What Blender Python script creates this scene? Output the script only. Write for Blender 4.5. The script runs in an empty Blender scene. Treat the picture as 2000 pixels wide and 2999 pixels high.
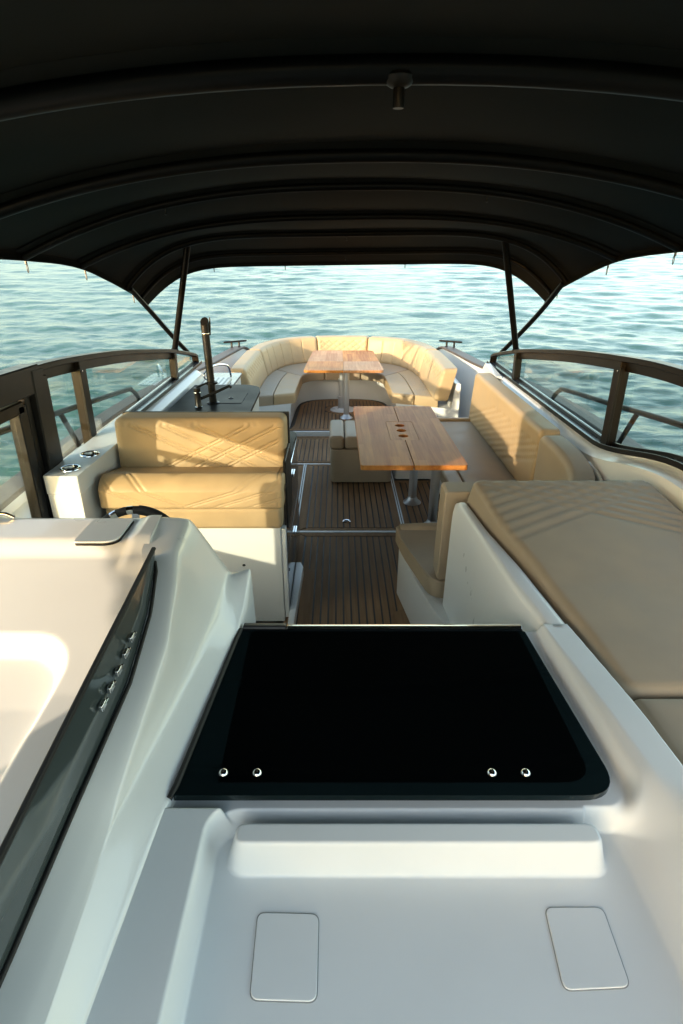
import bpy, bmesh, math, random
import numpy as np
from mathutils import Vector, Matrix, Euler

R = math.radians
random.seed(7)
rng = np.random.default_rng(11)
scene = bpy.context.scene
col = scene.collection

# ------------------------------------------------------------------ camera
# z = 0 is the cockpit floor, +Y points aft, x = 0 is the boat's centreline
cam_d = bpy.data.cameras.new("camera")
cam = bpy.data.objects.new("camera", cam_d)
col.objects.link(cam)
cam.location = (-0.075, 0.0, 2.1)
cam.rotation_euler = (R(90 - 24.78), 0, 0)
cam_d.sensor_fit = 'VERTICAL'
cam_d.sensor_height = 36
cam_d.lens = 20.0
cam_d.shift_x = 0.0038
cam_d.clip_start = 0.02
cam_d.clip_end = 9000
scene.camera = cam

# ------------------------------------------------------------------ sky, sun, exposure
SUN_EL, SUN_AZ = 12.0, 42.0          # azimuth: from the bow (-Y) towards port (-X)
sd = Vector((-math.sin(R(SUN_AZ)) * math.cos(R(SUN_EL)), -math.cos(R(SUN_AZ)) * math.cos(R(SUN_EL)), math.sin(R(SUN_EL))))
world = bpy.data.worlds.new("World")
scene.world = world
world.use_nodes = True
wn = world.node_tree
for n in list(wn.nodes):
    wn.nodes.remove(n)
wo = wn.nodes.new("ShaderNodeOutputWorld")
bg = wn.nodes.new("ShaderNodeBackground")
sky = wn.nodes.new("ShaderNodeTexSky")
sky.sky_type = 'NISHITA'
sky.sun_disc = False
sky.sun_elevation = R(SUN_EL)
sky.sun_rotation = R(180 + SUN_AZ)
sky.air_density = 1.3
sky.dust_density = 1.5
sky.ozone_density = 0.8
bg.inputs["Strength"].default_value = 0.15
wn.links.new(sky.outputs[0], bg.inputs[0])
wn.links.new(bg.outputs[0], wo.inputs[0])

sun_d = bpy.data.lights.new("sun", 'SUN')
sun_d.energy = 2.0
sun_d.angle = R(0.6)
sun_d.color = (0.64, 0.52, 0.38)     # dimmed by evening haze
sun = bpy.data.objects.new("sun", sun_d)
col.objects.link(sun)
sun.rotation_euler = sd.to_track_quat('Z', 'Y').to_euler()
sun.location = sd * 30

scene.view_settings.view_transform = 'Standard'
scene.view_settings.look = 'None'
scene.view_settings.exposure = 2.3
scene.view_settings.gamma = 1.0
scene.render.engine = 'CYCLES'
scene.cycles.use_denoising = True
scene.cycles.max_bounces = 8
scene.cycles.transparent_max_bounces = 12
scene.cycles.caustics_reflective = False
scene.cycles.caustics_refractive = False

# ------------------------------------------------------------------ materials
MATS = {}


def nt(name):
    m = bpy.data.materials.new(name)
    m.use_nodes = True
    t = m.node_tree
    b = t.nodes["Principled BSDF"]
    MATS[name] = m
    return m, t, b


def noise_bump(t, b, scale, strength, dist=0.002, detail=4, stretch=None):
    tc = t.nodes.new("ShaderNodeTexCoord")
    nz = t.nodes.new("ShaderNodeTexNoise")
    nz.inputs["Scale"].default_value = scale
    nz.inputs["Detail"].default_value = detail
    if stretch:
        mp = t.nodes.new("ShaderNodeMapping")
        mp.inputs["Scale"].default_value = stretch
        t.links.new(tc.outputs["Object"], mp.inputs[0])
        t.links.new(mp.outputs[0], nz.inputs["Vector"])
    else:
        t.links.new(tc.outputs["Object"], nz.inputs["Vector"])
    bp = t.nodes.new("ShaderNodeBump")
    bp.inputs["Strength"].default_value = strength
    bp.inputs["Distance"].default_value = dist
    t.links.new(nz.outputs[0], bp.inputs["Height"])
    t.links.new(bp.outputs[0], b.inputs["Normal"])
    return nz


def vary(t, b, colour, amount, scale, rough=None, rvar=0.0):
    """base colour with a soft low-contrast noise, roughness with another"""
    tc = t.nodes.new("ShaderNodeTexCoord")
    nz = t.nodes.new("ShaderNodeTexNoise")
    nz.inputs["Scale"].default_value = scale
    nz.inputs["Detail"].default_value = 5
    t.links.new(tc.outputs["Object"], nz.inputs["Vector"])
    mr = t.nodes.new("ShaderNodeMapRange")
    mr.inputs[1].default_value = 0.3
    mr.inputs[2].default_value = 0.7
    mr.inputs[3].default_value = 1 - amount
    mr.inputs[4].default_value = 1 + amount
    t.links.new(nz.outputs[0], mr.inputs[0])
    mx = t.nodes.new("ShaderNodeVectorMath")
    mx.operation = 'SCALE'
    mx.inputs[0].default_value = colour
    t.links.new(mr.outputs[0], mx.inputs["Scale"])
    t.links.new(mx.outputs[0], b.inputs["Base Color"])
    if rough is not None:
        mr2 = t.nodes.new("ShaderNodeMapRange")
        mr2.inputs[1].default_value = 0.3
        mr2.inputs[2].default_value = 0.7
        mr2.inputs[3].default_value = rough - rvar
        mr2.inputs[4].default_value = rough + rvar
        t.links.new(nz.outputs[0], mr2.inputs[0])
        t.links.new(mr2.outputs[0], b.inputs["Roughness"])


def simple(name, colour, rough=0.5, metal=0.0, amount=0.06, scale=6.0, bump=None, coat=0.0, spec=None, rvar=0.05):
    m, t, b = nt(name)
    vary(t, b, colour, amount, scale, rough, min(rvar, rough * 0.5))
    b.inputs["Metallic"].default_value = metal
    b.inputs["Coat Weight"].default_value = coat
    b.inputs["Coat Roughness"].default_value = 0.06
    if spec is not None:
        b.inputs["Specular IOR Level"].default_value = spec
    if bump:
        noise_bump(t, b, *bump)
    return m


M_WHITE = simple("white_gelcoat", (0.78, 0.79, 0.78), 0.32, amount=0.02, scale=2.5, coat=0.4)
M_DECKW = simple("satin_white_deck", (0.74, 0.76, 0.76), 0.42, amount=0.03, scale=3.0, bump=(420.0, 0.05, 0.001, 2), coat=0.1)
M_LEATHER = simple("beige_leather", (0.45, 0.322, 0.178), 0.5, amount=0.07, scale=7.0, bump=(260.0, 0.16, 0.0012, 5), rvar=0.07, spec=0.35)
M_LEATHER2 = simple("taupe_leather", (0.36, 0.283, 0.195), 0.52, amount=0.07, scale=6.0, bump=(260.0, 0.16, 0.0012, 5), rvar=0.07, spec=0.3)
M_BLACK = simple("black_paint", (0.009, 0.009, 0.009), 0.36, amount=0.2, scale=14, spec=0.25)
M_BRONZE = simple("bronze_anodised_metal", (0.013, 0.0085, 0.005), 0.4, metal=0.0, amount=0.15, scale=5, spec=0.22)
M_TUBE = simple("black_tube", (0.004, 0.004, 0.004), 0.45, metal=0.0, amount=0.2, scale=9, spec=0.12)
M_COUNTER = simple("black_counter", (0.004, 0.005, 0.006), 0.45, amount=0.2, scale=5, spec=0.06)
M_RUBBER = simple("black_rubber", (0.012, 0.012, 0.012), 0.6, amount=0.2, scale=20)
M_CHROME = simple("chrome", (0.82, 0.82, 0.82), 0.08, metal=1.0, amount=0.03, scale=20, rvar=0.02)
M_ALU = simple("brushed_aluminium", (0.55, 0.56, 0.57), 0.36, metal=0.7, amount=0.02, scale=3, rvar=0.02)
M_ZIP = simple("dull_zip_metal", (0.16, 0.15, 0.14), 0.4, metal=0.6, amount=0.1, scale=20)
M_WELL = simple("dark_steel", (0.22, 0.22, 0.20), 0.22, metal=1.0, amount=0.1, scale=20)
M_GREYP = simple("grey_pad", (0.30, 0.31, 0.31), 0.55, amount=0.06, scale=8)
M_CAP = simple("dark_teak_cap", (0.085, 0.066, 0.055), 0.55, amount=0.25, scale=14, bump=(60.0, 0.2, 0.002, 5))
M_CAULK = simple("black_caulk", (0.008, 0.007, 0.006), 0.6, amount=0.2, scale=20)
M_BLUEG = simple("dark_blue_sill", (0.05, 0.06, 0.075), 0.25, amount=0.1, scale=6, coat=0.3)
M_HATCHG = simple("black_hatch_glass", (0.0015, 0.0022, 0.0025), 0.05, amount=0.1, scale=3, rvar=0.01)
M_HATCHB = simple("teal_tinted_glass", (0.006, 0.012, 0.0135), 0.06, amount=0.1, scale=3, rvar=0.01)
M_WSG = simple("tinted_windscreen_glass", (0.055, 0.070, 0.072), 0.06, amount=0.06, scale=3, rvar=0.02)
M_GLOSSB = simple("brown_gloss_door", (0.05, 0.036, 0.026), 0.09, amount=0.1, scale=3, metal=0.5, rvar=0.02)


def canopy_mat():
    m, t, b = nt("black_canopy_canvas")
    tc = t.nodes.new("ShaderNodeTexCoord")
    nz = t.nodes.new("ShaderNodeTexNoise")
    nz.inputs["Scale"].default_value = 1.6
    nz.inputs["Detail"].default_value = 6
    t.links.new(tc.outputs["Object"], nz.inputs["Vector"])
    cr = t.nodes.new("ShaderNodeValToRGB")
    cr.color_ramp.elements[0].position = 0.3
    cr.color_ramp.elements[0].color = (0.0075, 0.0088, 0.0082, 1)
    cr.color_ramp.elements[1].position = 0.75
    cr.color_ramp.elements[1].color = (0.0155, 0.0145, 0.0125, 1)
    t.links.new(nz.outputs[0], cr.inputs[0])
    # specks of dust and salt
    vz = t.nodes.new("ShaderNodeTexVoronoi")
    vz.inputs["Scale"].default_value = 9
    vz.inputs["Randomness"].default_value = 1
    t.links.new(tc.outputs["Object"], vz.inputs["Vector"])
    lt = t.nodes.new("ShaderNodeMath")
    lt.operation = 'LESS_THAN'
    lt.inputs[1].default_value = 0.028
    t.links.new(vz.outputs["Distance"], lt.inputs[0])
    mx = t.nodes.new("ShaderNodeMixRGB")
    mx.inputs[2].default_value = (0.025, 0.022, 0.02, 1)
    t.links.new(lt.outputs[0], mx.inputs[0])
    t.links.new(cr.outputs[0], mx.inputs[1])
    t.links.new(mx.outputs[0], b.inputs["Base Color"])
    b.inputs["Roughness"].default_value = 0.7
    b.inputs["Specular IOR Level"].default_value = 0.06
    wv = t.nodes.new("ShaderNodeTexNoise")
    wv.inputs["Scale"].default_value = 350
    t.links.new(tc.outputs["Object"], wv.inputs["Vector"])
    bp = t.nodes.new("ShaderNodeBump")
    bp.inputs["Strength"].default_value = 0.25
    bp.inputs["Distance"].default_value = 0.001
    t.links.new(wv.outputs[0], bp.inputs["Height"])
    t.links.new(bp.outputs[0], b.inputs["Normal"])
    return m


M_CANVAS = canopy_mat()


def teak_mat(name, ca, cb, rough, gloss=0.0, strips=None, tone=0.35):
    """wood with long grain along Y; each object gets its own tone; strips = laminated stave width"""
    m, t, b = nt(name)
    tc = t.nodes.new("ShaderNodeTexCoord")
    oi = t.nodes.new("ShaderNodeObjectInfo")
    mp = t.nodes.new("ShaderNodeMapping")
    mp.inputs["Scale"].default_value = (42, 2.2, 42)
    t.links.new(tc.outputs["Object"], mp.inputs[0])
    cmb = t.nodes.new("ShaderNodeVectorMath")
    cmb.operation = 'ADD'
    sc = t.nodes.new("ShaderNodeVectorMath")
    sc.operation = 'SCALE'
    sc.inputs[0].default_value = (37, 91, 13)
    t.links.new(oi.outputs["Random"], sc.inputs["Scale"])
    t.links.new(mp.outputs[0], cmb.inputs[0])
    t.links.new(sc.outputs[0], cmb.inputs[1])
    nz = t.nodes.new("ShaderNodeTexNoise")
    nz.inputs["Scale"].default_value = 1.0
    nz.inputs["Detail"].default_value = 6
    nz.inputs["Distortion"].default_value = 0.6
    t.links.new(cmb.outputs[0], nz.inputs["Vector"])
    tone_src = oi.outputs["Random"]
    if strips:
        sx = t.nodes.new("ShaderNodeSeparateXYZ")
        t.links.new(tc.outputs["Object"], sx.inputs[0])
        dv = t.nodes.new("ShaderNodeMath")
        dv.operation = 'DIVIDE'
        dv.inputs[1].default_value = strips
        t.links.new(sx.outputs[0], dv.inputs[0])
        fl = t.nodes.new("ShaderNodeMath")
        fl.operation = 'FLOOR'
        t.links.new(dv.outputs[0], fl.inputs[0])
        # staves end to end: offset along Y per stave
        wn0 = t.nodes.new("ShaderNodeTexWhiteNoise")
        wn0.noise_dimensions = '1D'
        t.links.new(fl.outputs[0], wn0.inputs["W"])
        ad = t.nodes.new("ShaderNodeMath")
        ad.operation = 'MULTIPLY_ADD'
        ad.inputs[1].default_value = 1.4
        t.links.new(sx.outputs[1], ad.inputs[0])
        t.links.new(wn0.outputs[0], ad.inputs[2])
        fl2 = t.nodes.new("ShaderNodeMath")
        fl2.operation = 'FLOOR'
        t.links.new(ad.outputs[0], fl2.inputs[0])
        cv = t.nodes.new("ShaderNodeCombineXYZ")
        t.links.new(fl.outputs[0], cv.inputs[0])
        t.links.new(fl2.outputs[0], cv.inputs[1])
        t.links.new(oi.outputs["Random"], cv.inputs[2])
        wn1 = t.nodes.new("ShaderNodeTexWhiteNoise")
        wn1.noise_dimensions = '3D'
        t.links.new(cv.outputs[0], wn1.inputs["Vector"])
        tone_src = wn1.outputs["Value"]
    a1 = t.nodes.new("ShaderNodeMath")
    a1.operation = 'MULTIPLY_ADD'
    a1.inputs[1].default_value = tone
    a1.inputs[2].default_value = -tone * 0.5
    t.links.new(tone_src, a1.inputs[0])
    a2 = t.nodes.new("ShaderNodeMath")
    a2.operation = 'ADD'
    t.links.new(nz.outputs[0], a2.inputs[0])
    t.links.new(a1.outputs[0], a2.inputs[1])
    cr = t.nodes.new("ShaderNodeValToRGB")
    cr.color_ramp.elements[0].position = 0.25
    cr.color_ramp.elements[0].color = (*ca, 1)
    cr.color_ramp.elements[1].position = 0.8
    cr.color_ramp.elements[1].color = (*cb, 1)
    t.links.new(a2.outputs[0], cr.inputs[0])
    # weathering, large and soft
    nb = t.nodes.new("ShaderNodeTexNoise")
    nb.inputs["Scale"].default_value = 2.3
    nb.inputs["Detail"].default_value = 4
    t.links.new(tc.outputs["Object"], nb.inputs["Vector"])
    mr = t.nodes.new("ShaderNodeMapRange")
    mr.inputs[1].default_value = 0.3
    mr.inputs[2].default_value = 0.7
    mr.inputs[3].default_value = 0.85
    mr.inputs[4].default_value = 1.1
    t.links.new(nb.outputs[0], mr.inputs[0])
    vm = t.nodes.new("ShaderNodeVectorMath")
    vm.operation = 'SCALE'
    t.links.new(cr.outputs[0], vm.inputs[0])
    t.links.new(mr.outputs[0], vm.inputs["Scale"])
    t.links.new(vm.outputs[0], b.inputs["Base Color"])
    b.inputs["Roughness"].default_value = rough
    b.inputs["Coat Weight"].default_value = gloss
    b.inputs["Specular IOR Level"].default_value = 0.1
    b.inputs["Coat Roughness"].default_value = 0.15
    bp = t.nodes.new("ShaderNodeBump")
    bp.inputs["Strength"].default_value = 0.15
    bp.inputs["Distance"].default_value = 0.001
    t.links.new(nz.outputs[0], bp.inputs["Height"])
    t.links.new(bp.outputs[0], b.inputs["Normal"])
    return m


M_TEAK = teak_mat("teak_deck", (0.22, 0.130, 0.068), (0.355, 0.225, 0.125), 0.7, tone=0.16)
M_TABLE = teak_mat("varnished_table_wood", (0.38, 0.118, 0.022), (0.60, 0.265, 0.070), 0.5, 0.03, strips=0.062, tone=0.38)
M_TABLEE = teak_mat("varnished_table_edge", (0.26, 0.075, 0.018), (0.42, 0.15, 0.04), 0.25, 0.6)


def glass_mat():
    m = bpy.data.materials.new("clear_pane")
    m.use_nodes = True
    t = m.node_tree
    for n in list(t.nodes):
        t.nodes.remove(n)
    o = t.nodes.new("ShaderNodeOutputMaterial")
    mx = t.nodes.new("ShaderNodeMixShader")
    tr = t.nodes.new("ShaderNodeBsdfTransparent")
    tr.inputs[0].default_value = (0.90, 0.95, 0.93, 1)
    gl = t.nodes.new("ShaderNodeBsdfGlossy")
    gl.inputs["Roughness"].default_value = 0.015
    lw = t.nodes.new("ShaderNodeLayerWeight")
    lw.inputs["Blend"].default_value = 0.5
    pw = t.nodes.new("ShaderNodeMath")
    pw.operation = 'POWER'
    pw.inputs[1].default_value = 4.0
    ma = t.nodes.new("ShaderNodeMath")
    ma.operation = 'MULTIPLY_ADD'
    ma.inputs[1].default_value = 0.8
    ma.inputs[2].default_value = 0.04
    t.links.new(lw.outputs["Facing"], pw.inputs[0])
    t.links.new(pw.outputs[0], ma.inputs[0])
    t.links.new(ma.outputs[0], mx.inputs[0])
    t.links.new(tr.outputs[0], mx.inputs[1])
    t.links.new(gl.outputs[0], mx.inputs[2])
    t.links.new(mx.outputs[0], o.inputs[0])
    return m


M_PANE = glass_mat()


def water_mat():
    m, t, b = nt("green_sea_water")
    tc = t.nodes.new("ShaderNodeTexCoord")
    nz = t.nodes.new("ShaderNodeTexNoise")
    nz.inputs["Scale"].default_value = 0.12
    nz.inputs["Detail"].default_value = 3
    t.links.new(tc.outputs["Object"], nz.inputs["Vector"])
    cr = t.nodes.new("ShaderNodeValToRGB")
    cr.color_ramp.elements[0].position = 0.35
    cr.color_ramp.elements[0].color = (0.024, 0.076, 0.058, 1)
    cr.color_ramp.elements[1].position = 0.7
    cr.color_ramp.elements[1].color = (0.036, 0.102, 0.076, 1)
    t.links.new(nz.outputs[0], cr.inputs[0])
    t.links.new(cr.outputs[0], b.inputs["Base Color"])
    b.inputs["Roughness"].default_value = 0.22
    b.inputs["IOR"].default_value = 1.34
    b1 = t.nodes.new("ShaderNodeTexNoise")
    b1.inputs["Scale"].default_value = 2.6
    b1.inputs["Detail"].default_value = 7
    b1.inputs["Roughness"].default_value = 0.6
    b1.inputs["Distortion"].default_value = 0.5
    mp = t.nodes.new("ShaderNodeMapping")
    mp.inputs["Scale"].default_value = (0.55, 1.25, 1)
    mp.inputs["Rotation"].default_value = (0, 0, R(12))
    t.links.new(tc.outputs["Object"], mp.inputs[0])
    t.links.new(mp.outputs[0], b1.inputs["Vector"])
    bp = t.nodes.new("ShaderNodeBump")
    bp.inputs["Strength"].default_value = 0.4
    bp.inputs["Distance"].default_value = 0.10
    t.links.new(b1.outputs[0], bp.inputs["Height"])
    t.links.new(bp.outputs[0], b.inputs["Normal"])
    return m


M_WATER = water_mat()

# ------------------------------------------------------------------ helpers


def link(o, parent=None):
    col.objects.link(o)
    if parent is not None:
        o.parent = parent
        # meshes are written in boat coordinates: undo the root empty's offset, parts sit at the identity
        if parent.parent is None:
            o.matrix_parent_inverse = Matrix.Translation(-Vector(parent.location))
    return o


def tag(o, label=None, cat=None, group=None, kind=None):
    if label:
        o["label"] = label
    if cat:
        o["category"] = cat
    if group:
        o["group"] = group
    if kind:
        o["kind"] = kind
    return o


def thing(name, label, cat, loc, group=None):
    o = bpy.data.objects.new(name, None)
    col.objects.link(o)
    o.location = loc
    o.empty_display_size = 0.1
    return tag(o, label, cat, group)


def mesh_obj(name, verts, faces, mat, parent=None, smooth=True, sharp=None):
    me = bpy.data.meshes.new(name)
    me.from_pydata([tuple(v) for v in verts], [], [tuple(f) for f in faces])
    me.update()
    bm = bmesh.new()
    bm.from_mesh(me)
    bmesh.ops.recalc_face_normals(bm, faces=bm.faces)
    bm.to_mesh(me)
    bm.free()
    me.materials.append(mat)
    if smooth:
        me.shade_smooth()
        if sharp:
            me.set_sharp_from_angle(angle=R(sharp))
    return link(bpy.data.objects.new(name, me), parent)


def bm_obj(name, bm, mat, parent=None, sharp=40):
    bmesh.ops.recalc_face_normals(bm, faces=bm.faces)
    me = bpy.data.meshes.new(name)
    bm.to_mesh(me)
    bm.free()
    me.materials.append(mat)
    me.shade_smooth()
    if sharp:
        me.set_sharp_from_angle(angle=R(sharp))
    return link(bpy.data.objects.new(name, me), parent)


def bevel_all(bm, w, seg, ang=25):
    if w <= 0:
        return
    es = [e for e in bm.edges if len(e.link_faces) == 2 and e.calc_face_angle(0) > R(ang)]
    if es:
        bmesh.ops.bevel(bm, geom=es, offset=w, segments=seg, profile=0.5, affect='EDGES', clamp_overlap=True)


def prism(name, pts, z0, z1, mat, parent=None, bev=0.004, seg=2, fn=None, sharp=40):
    """plan polygon pts (x, y) extruded z0..z1; fn remaps each vertex (x, y, z)"""
    bm = bmesh.new()
    lo = [bm.verts.new((p[0], p[1], z0)) for p in pts]
    hi = [bm.verts.new((p[0], p[1], z1)) for p in pts]
    n = len(pts)
    bm.faces.new(lo)
    bm.faces.new(hi)
    for i in range(n):
        bm.faces.new((lo[i], lo[(i + 1) % n], hi[(i + 1) % n], hi[i]))
    bmesh.ops.recalc_face_normals(bm, faces=bm.faces)
    bevel_all(bm, bev, seg)
    if fn:
        for v in bm.verts:
            v.co = Vector(fn(*v.co))
    o = bm_obj(name, bm, mat, parent, sharp)
    if bev > 0 and seg > 1:
        wn_ = o.modifiers.new("weighted", 'WEIGHTED_NORMAL')
        wn_.keep_sharp = True
    return o


def box(name, x0, x1, y0, y1, z0, z1, mat, parent=None, bev=0.004, seg=2, fn=None):
    return prism(name, [(x0, y0), (x1, y0), (x1, y1), (x0, y1)], z0, z1, mat, parent, bev, seg, fn)


def prism_x(name, pts, x0, x1, mat, parent=None, bev=0.004, seg=2):
    """side profile pts (y, z) extruded along X"""
    return prism(name, pts, x0, x1, mat, parent, bev, seg, fn=lambda a, b, c: (c, a, b))


def prism_y(name, pts, y0, y1, mat, parent=None, bev=0.004, seg=2):
    """front profile pts (x, z) extruded along Y"""
    return prism(name, pts, y0, y1, mat, parent, bev, seg, fn=lambda a, b, c: (a, c, b))


def rrect(x0, x1, y0, y1, r, n=6, rs=None):
    rs = rs or (r, r, r, r)
    out = []
    for (cx, cy, a0, rr) in ((x1, y0, -90, rs[1]), (x1, y1, 0, rs[2]), (x0, y1, 90, rs[3]), (x0, y0, 180, rs[0])):
        sx = -1 if cx == x1 else 1
        sy = -1 if cy == y1 else 1
        if rr <= 1e-5:
            out.append((cx, cy))
            continue
        for k in range(n + 1):
            a = R(a0 + 90 * k / n)
            out.append((cx + sx * rr + rr * math.cos(a), cy + sy * rr + rr * math.sin(a)))
    return out


def round_poly(pts, r, n=5):
    out = []
    N = len(pts)
    for i in range(N):
        p0, p1, p2 = Vector(pts[i - 1]), Vector(pts[i]), Vector(pts[(i + 1) % N])
        rr = r[i] if isinstance(r, (list, tuple)) else r
        a = p1 + (p0 - p1).normalized() * min(rr, (p0 - p1).length * 0.45)
        b = p1 + (p2 - p1).normalized() * min(rr, (p2 - p1).length * 0.45)
        if rr <= 1e-5:
            out.append(tuple(p1))
            continue
        for k in range(n + 1):
            s = k / n
            q = a * (1 - s) ** 2 + p1 * 2 * s * (1 - s) + b * s * s
            out.append(tuple(q))
    return out


def spline(pts, per=8, closed=False):
    P = [Vector(p) for p in pts]
    N = len(P)
    out = []
    rngi = range(N) if closed else range(N - 1)
    for i in rngi:
        if closed:
            a, b, c, d = P[i - 1], P[i], P[(i + 1) % N], P[(i + 2) % N]
        else:
            b, c = P[i], P[i + 1]
            a = P[i - 1] if i > 0 else b * 2 - c
            d = P[i + 2] if i + 2 < N else c * 2 - b
        for k in range(per):
            s = k / per
            out.append(0.5 * ((2 * b) + (c - a) * s + (2 * a - 5 * b + 4 * c - d) * s * s + (3 * b - a - 3 * c + d) * s ** 3))
    if not closed:
        out.append(P[-1])
    return out


def tube_bm(bm, pts, r, n=12, closed=False):
    P = [Vector(p) for p in pts]
    N = len(P)
    rings = []
    up = None
    for i in range(N):
        if closed:
            t = (P[(i + 1) % N] - P[i - 1]).normalized()
        else:
            t = (P[min(i + 1, N - 1)] - P[max(i - 1, 0)]).normalized()
        if up is None:
            up = t.orthogonal().normalized()
        else:
            up = (up - t * up.dot(t))
            up = up.normalized() if up.length > 1e-6 else t.orthogonal().normalized()
        s = t.cross(up)
        rr = r[i] if isinstance(r, (list, tuple)) else r
        rings.append([bm.verts.new(P[i] + (up * math.cos(2 * math.pi * k / n) + s * math.sin(2 * math.pi * k / n)) * rr) for k in range(n)])
    rg = range(N) if closed else range(N - 1)
    for i in rg:
        A, B = rings[i], rings[(i + 1) % N]
        for k in range(n):
            bm.faces.new((A[k], A[(k + 1) % n], B[(k + 1) % n], B[k]))
    if not closed:
        bm.faces.new(rings[0])
        bm.faces.new(rings[-1])


def tube(name, pts, r, mat, parent=None, n=12, closed=False):
    bm = bmesh.new()
    tube_bm(bm, pts, r, n, closed)
    return bm_obj(name, bm, mat, parent, 50)


def lathe(name, prof, loc, mat, parent=None, n=28, rot=None, sharp=35):
    bm = bmesh.new()
    M = Matrix.Translation(Vector(loc)) @ (rot.to_matrix().to_4x4() if rot else Matrix.Identity(4))
    rings = []
    for (r, z) in prof:
        if r < 1e-6:
            rings.append([bm.verts.new(M @ Vector((0, 0, z)))])
        else:
            rings.append([bm.verts.new(M @ Vector((r * math.cos(2 * math.pi * k / n), r * math.sin(2 * math.pi * k / n), z))) for k in range(n)])
    for A, B in zip(rings[:-1], rings[1:]):
        for k in range(n):
            k2 = (k + 1) % n
            if len(A) == 1:
                bm.faces.new((A[0], B[k], B[k2]))
            elif len(B) == 1:
                bm.faces.new((A[k], A[k2], B[0]))
            else:
                bm.faces.new((A[k], A[k2], B[k2], B[k]))
    return bm_obj(name, bm, mat, parent, sharp)


def grid_obj(name, rows, mat, parent=None, smooth=True, sharp=None):
    """rows of equal-length point lists -> a sheet"""
    n, m = len(rows), len(rows[0])
    v = [p for r_ in rows for p in r_]
    f = [(i * m + j, i * m + j + 1, (i + 1) * m + j + 1, (i + 1) * m + j) for i in range(n - 1) for j in range(m - 1)]
    return mesh_obj(name, v, f, mat, parent, smooth, sharp)


def loft_closed(name, rows, mat, parent=None, sharp=40):
    """rows = closed section loops, capped at both ends"""
    n, m = len(rows), len(rows[0])
    v = [p for r_ in rows for p in r_]
    f = [(i * m + j, i * m + (j + 1) % m, (i + 1) * m + (j + 1) % m, (i + 1) * m + j) for i in range(n - 1) for j in range(m)]
    f.append(tuple(range(m)))
    f.append(tuple((n - 1) * m + j for j in range(m)))
    return mesh_obj(name, v, f, mat, parent, True, sharp)


def bar_path(name, pts, w, h, mat, parent=None, side=(1, 0, 0), bev=0.003):
    """rectangular bar along pts; w measured along `side`, h across"""
    P = [Vector(p) for p in pts]
    rows = []
    sd_ = Vector(side)
    for i, p in enumerate(P):
        t = (P[min(i + 1, len(P) - 1)] - P[max(i - 1, 0)]).normalized()
        s = (sd_ - t * sd_.dot(t)).normalized()
        u = t.cross(s).normalized()
        c = min(bev, w * 0.3, h * 0.3)
        a, b = w / 2, h / 2
        sec = [(-a + c, -b), (a - c, -b), (a, -b + c), (a, b - c), (a - c, b), (-a + c, b), (-a, b - c), (-a, -b + c)]
        rows.append([p + s * q[0] + u * q[1] for q in sec])
    return loft_closed(name, rows, mat, parent, 30)


def sm(a, b, x):
    t = np.clip((x - a) / (b - a), 0, 1)
    return t * t * (3 - 2 * t)


def axis_samples(L, r, step):
    e = [0, 0.04 * r, 0.15 * r, 0.33 * r, 0.6 * r]
    n = max(2, int(round((L - 2 * r) / step)))
    mid = [r + (L - 2 * r) * k / n for k in range(n + 1)]
    return np.array(e + mid + [L - q for q in reversed(e)])


def cushion(name, U, W, T, r, mapfn, mat, parent=None, groove=None, step=0.02, cr=0.04, crown=0.0, puff=None):
    """padded panel: u in 0..U, w in 0..W, thickness T with rolled edges; mapfn(u, w, n) -> xyz"""
    us = axis_samples(U, r, step)
    ws = axis_samples(W, r, step)
    uu, ww = np.meshgrid(us, ws, indexing='ij')
    # pull the corners in onto an arc
    qx = np.abs(uu - U / 2) - (U / 2 - cr)
    qy = np.abs(ww - W / 2) - (W / 2 - cr)
    corner = (qx > 0) & (qy > 0)
    m = np.maximum(qx, qy)
    ln = np.hypot(qx, qy) + 1e-9
    k = np.where(corner, m / ln, 1.0)
    nx, ny = qx * k, qy * k
    uu = np.where(corner, U / 2 + np.sign(uu - U / 2) * (U / 2 - cr + nx), uu)
    ww = np.where(corner, W / 2 + np.sign(ww - W / 2) * (W / 2 - cr + ny), ww)
    qx = np.abs(uu - U / 2) - (U / 2 - cr)
    qy = np.abs(ww - W / 2) - (W / 2 - cr)
    d = -(np.minimum(np.maximum(qx, qy), 0) + np.hypot(np.maximum(qx, 0), np.maximum(qy, 0)) - cr)
    d = np.clip(d, 0, None)
    dd = np.clip(d, 0, r)
    h = T - r + np.sqrt(np.clip(r * r - (r - dd) ** 2, 0, None))
    if crown:
        h = h + crown * (1 - (2 * uu / U - 1) ** 2) * (1 - (2 * ww / W - 1) ** 2)
    if groove is not None:
        h = h - groove(uu, ww) * sm(0.0, r * 0.8, d)
    nu, nw = uu.shape
    V = []
    for i in range(nu):
        for j in range(nw):
            V.append(mapfn(float(uu[i, j]), float(ww[i, j]), float(h[i, j])))
    F = [(i * nw + j, i * nw + j + 1, (i + 1) * nw + j + 1, (i + 1) * nw + j) for i in range(nu - 1) for j in range(nw - 1)]
    ring = [(i, 0) for i in range(nu)] + [(nu - 1, j) for j in range(1, nw)] + [(i, nw - 1) for i in range(nu - 2, -1, -1)] + [(0, j) for j in range(nw - 2, 0, -1)]
    base = len(V)
    for (i, j) in ring:
        V.append(mapfn(float(uu[i, j]), float(ww[i, j]), 0.0))
    L = len(ring)
    for k_ in range(L):
        a, b = ring[k_], ring[(k_ + 1) % L]
        F.append((a[0] * nw + a[1], b[0] * nw + b[1], base + (k_ + 1) % L, base + k_))
    F.append(tuple(base + k_ for k_ in range(L)))
    return mesh_obj(name, V, F, mat, parent, True, 60)


def gline(d, depth=0.006, width=0.006):
    return depth * np.exp(-(d / width) ** 2)


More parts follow.
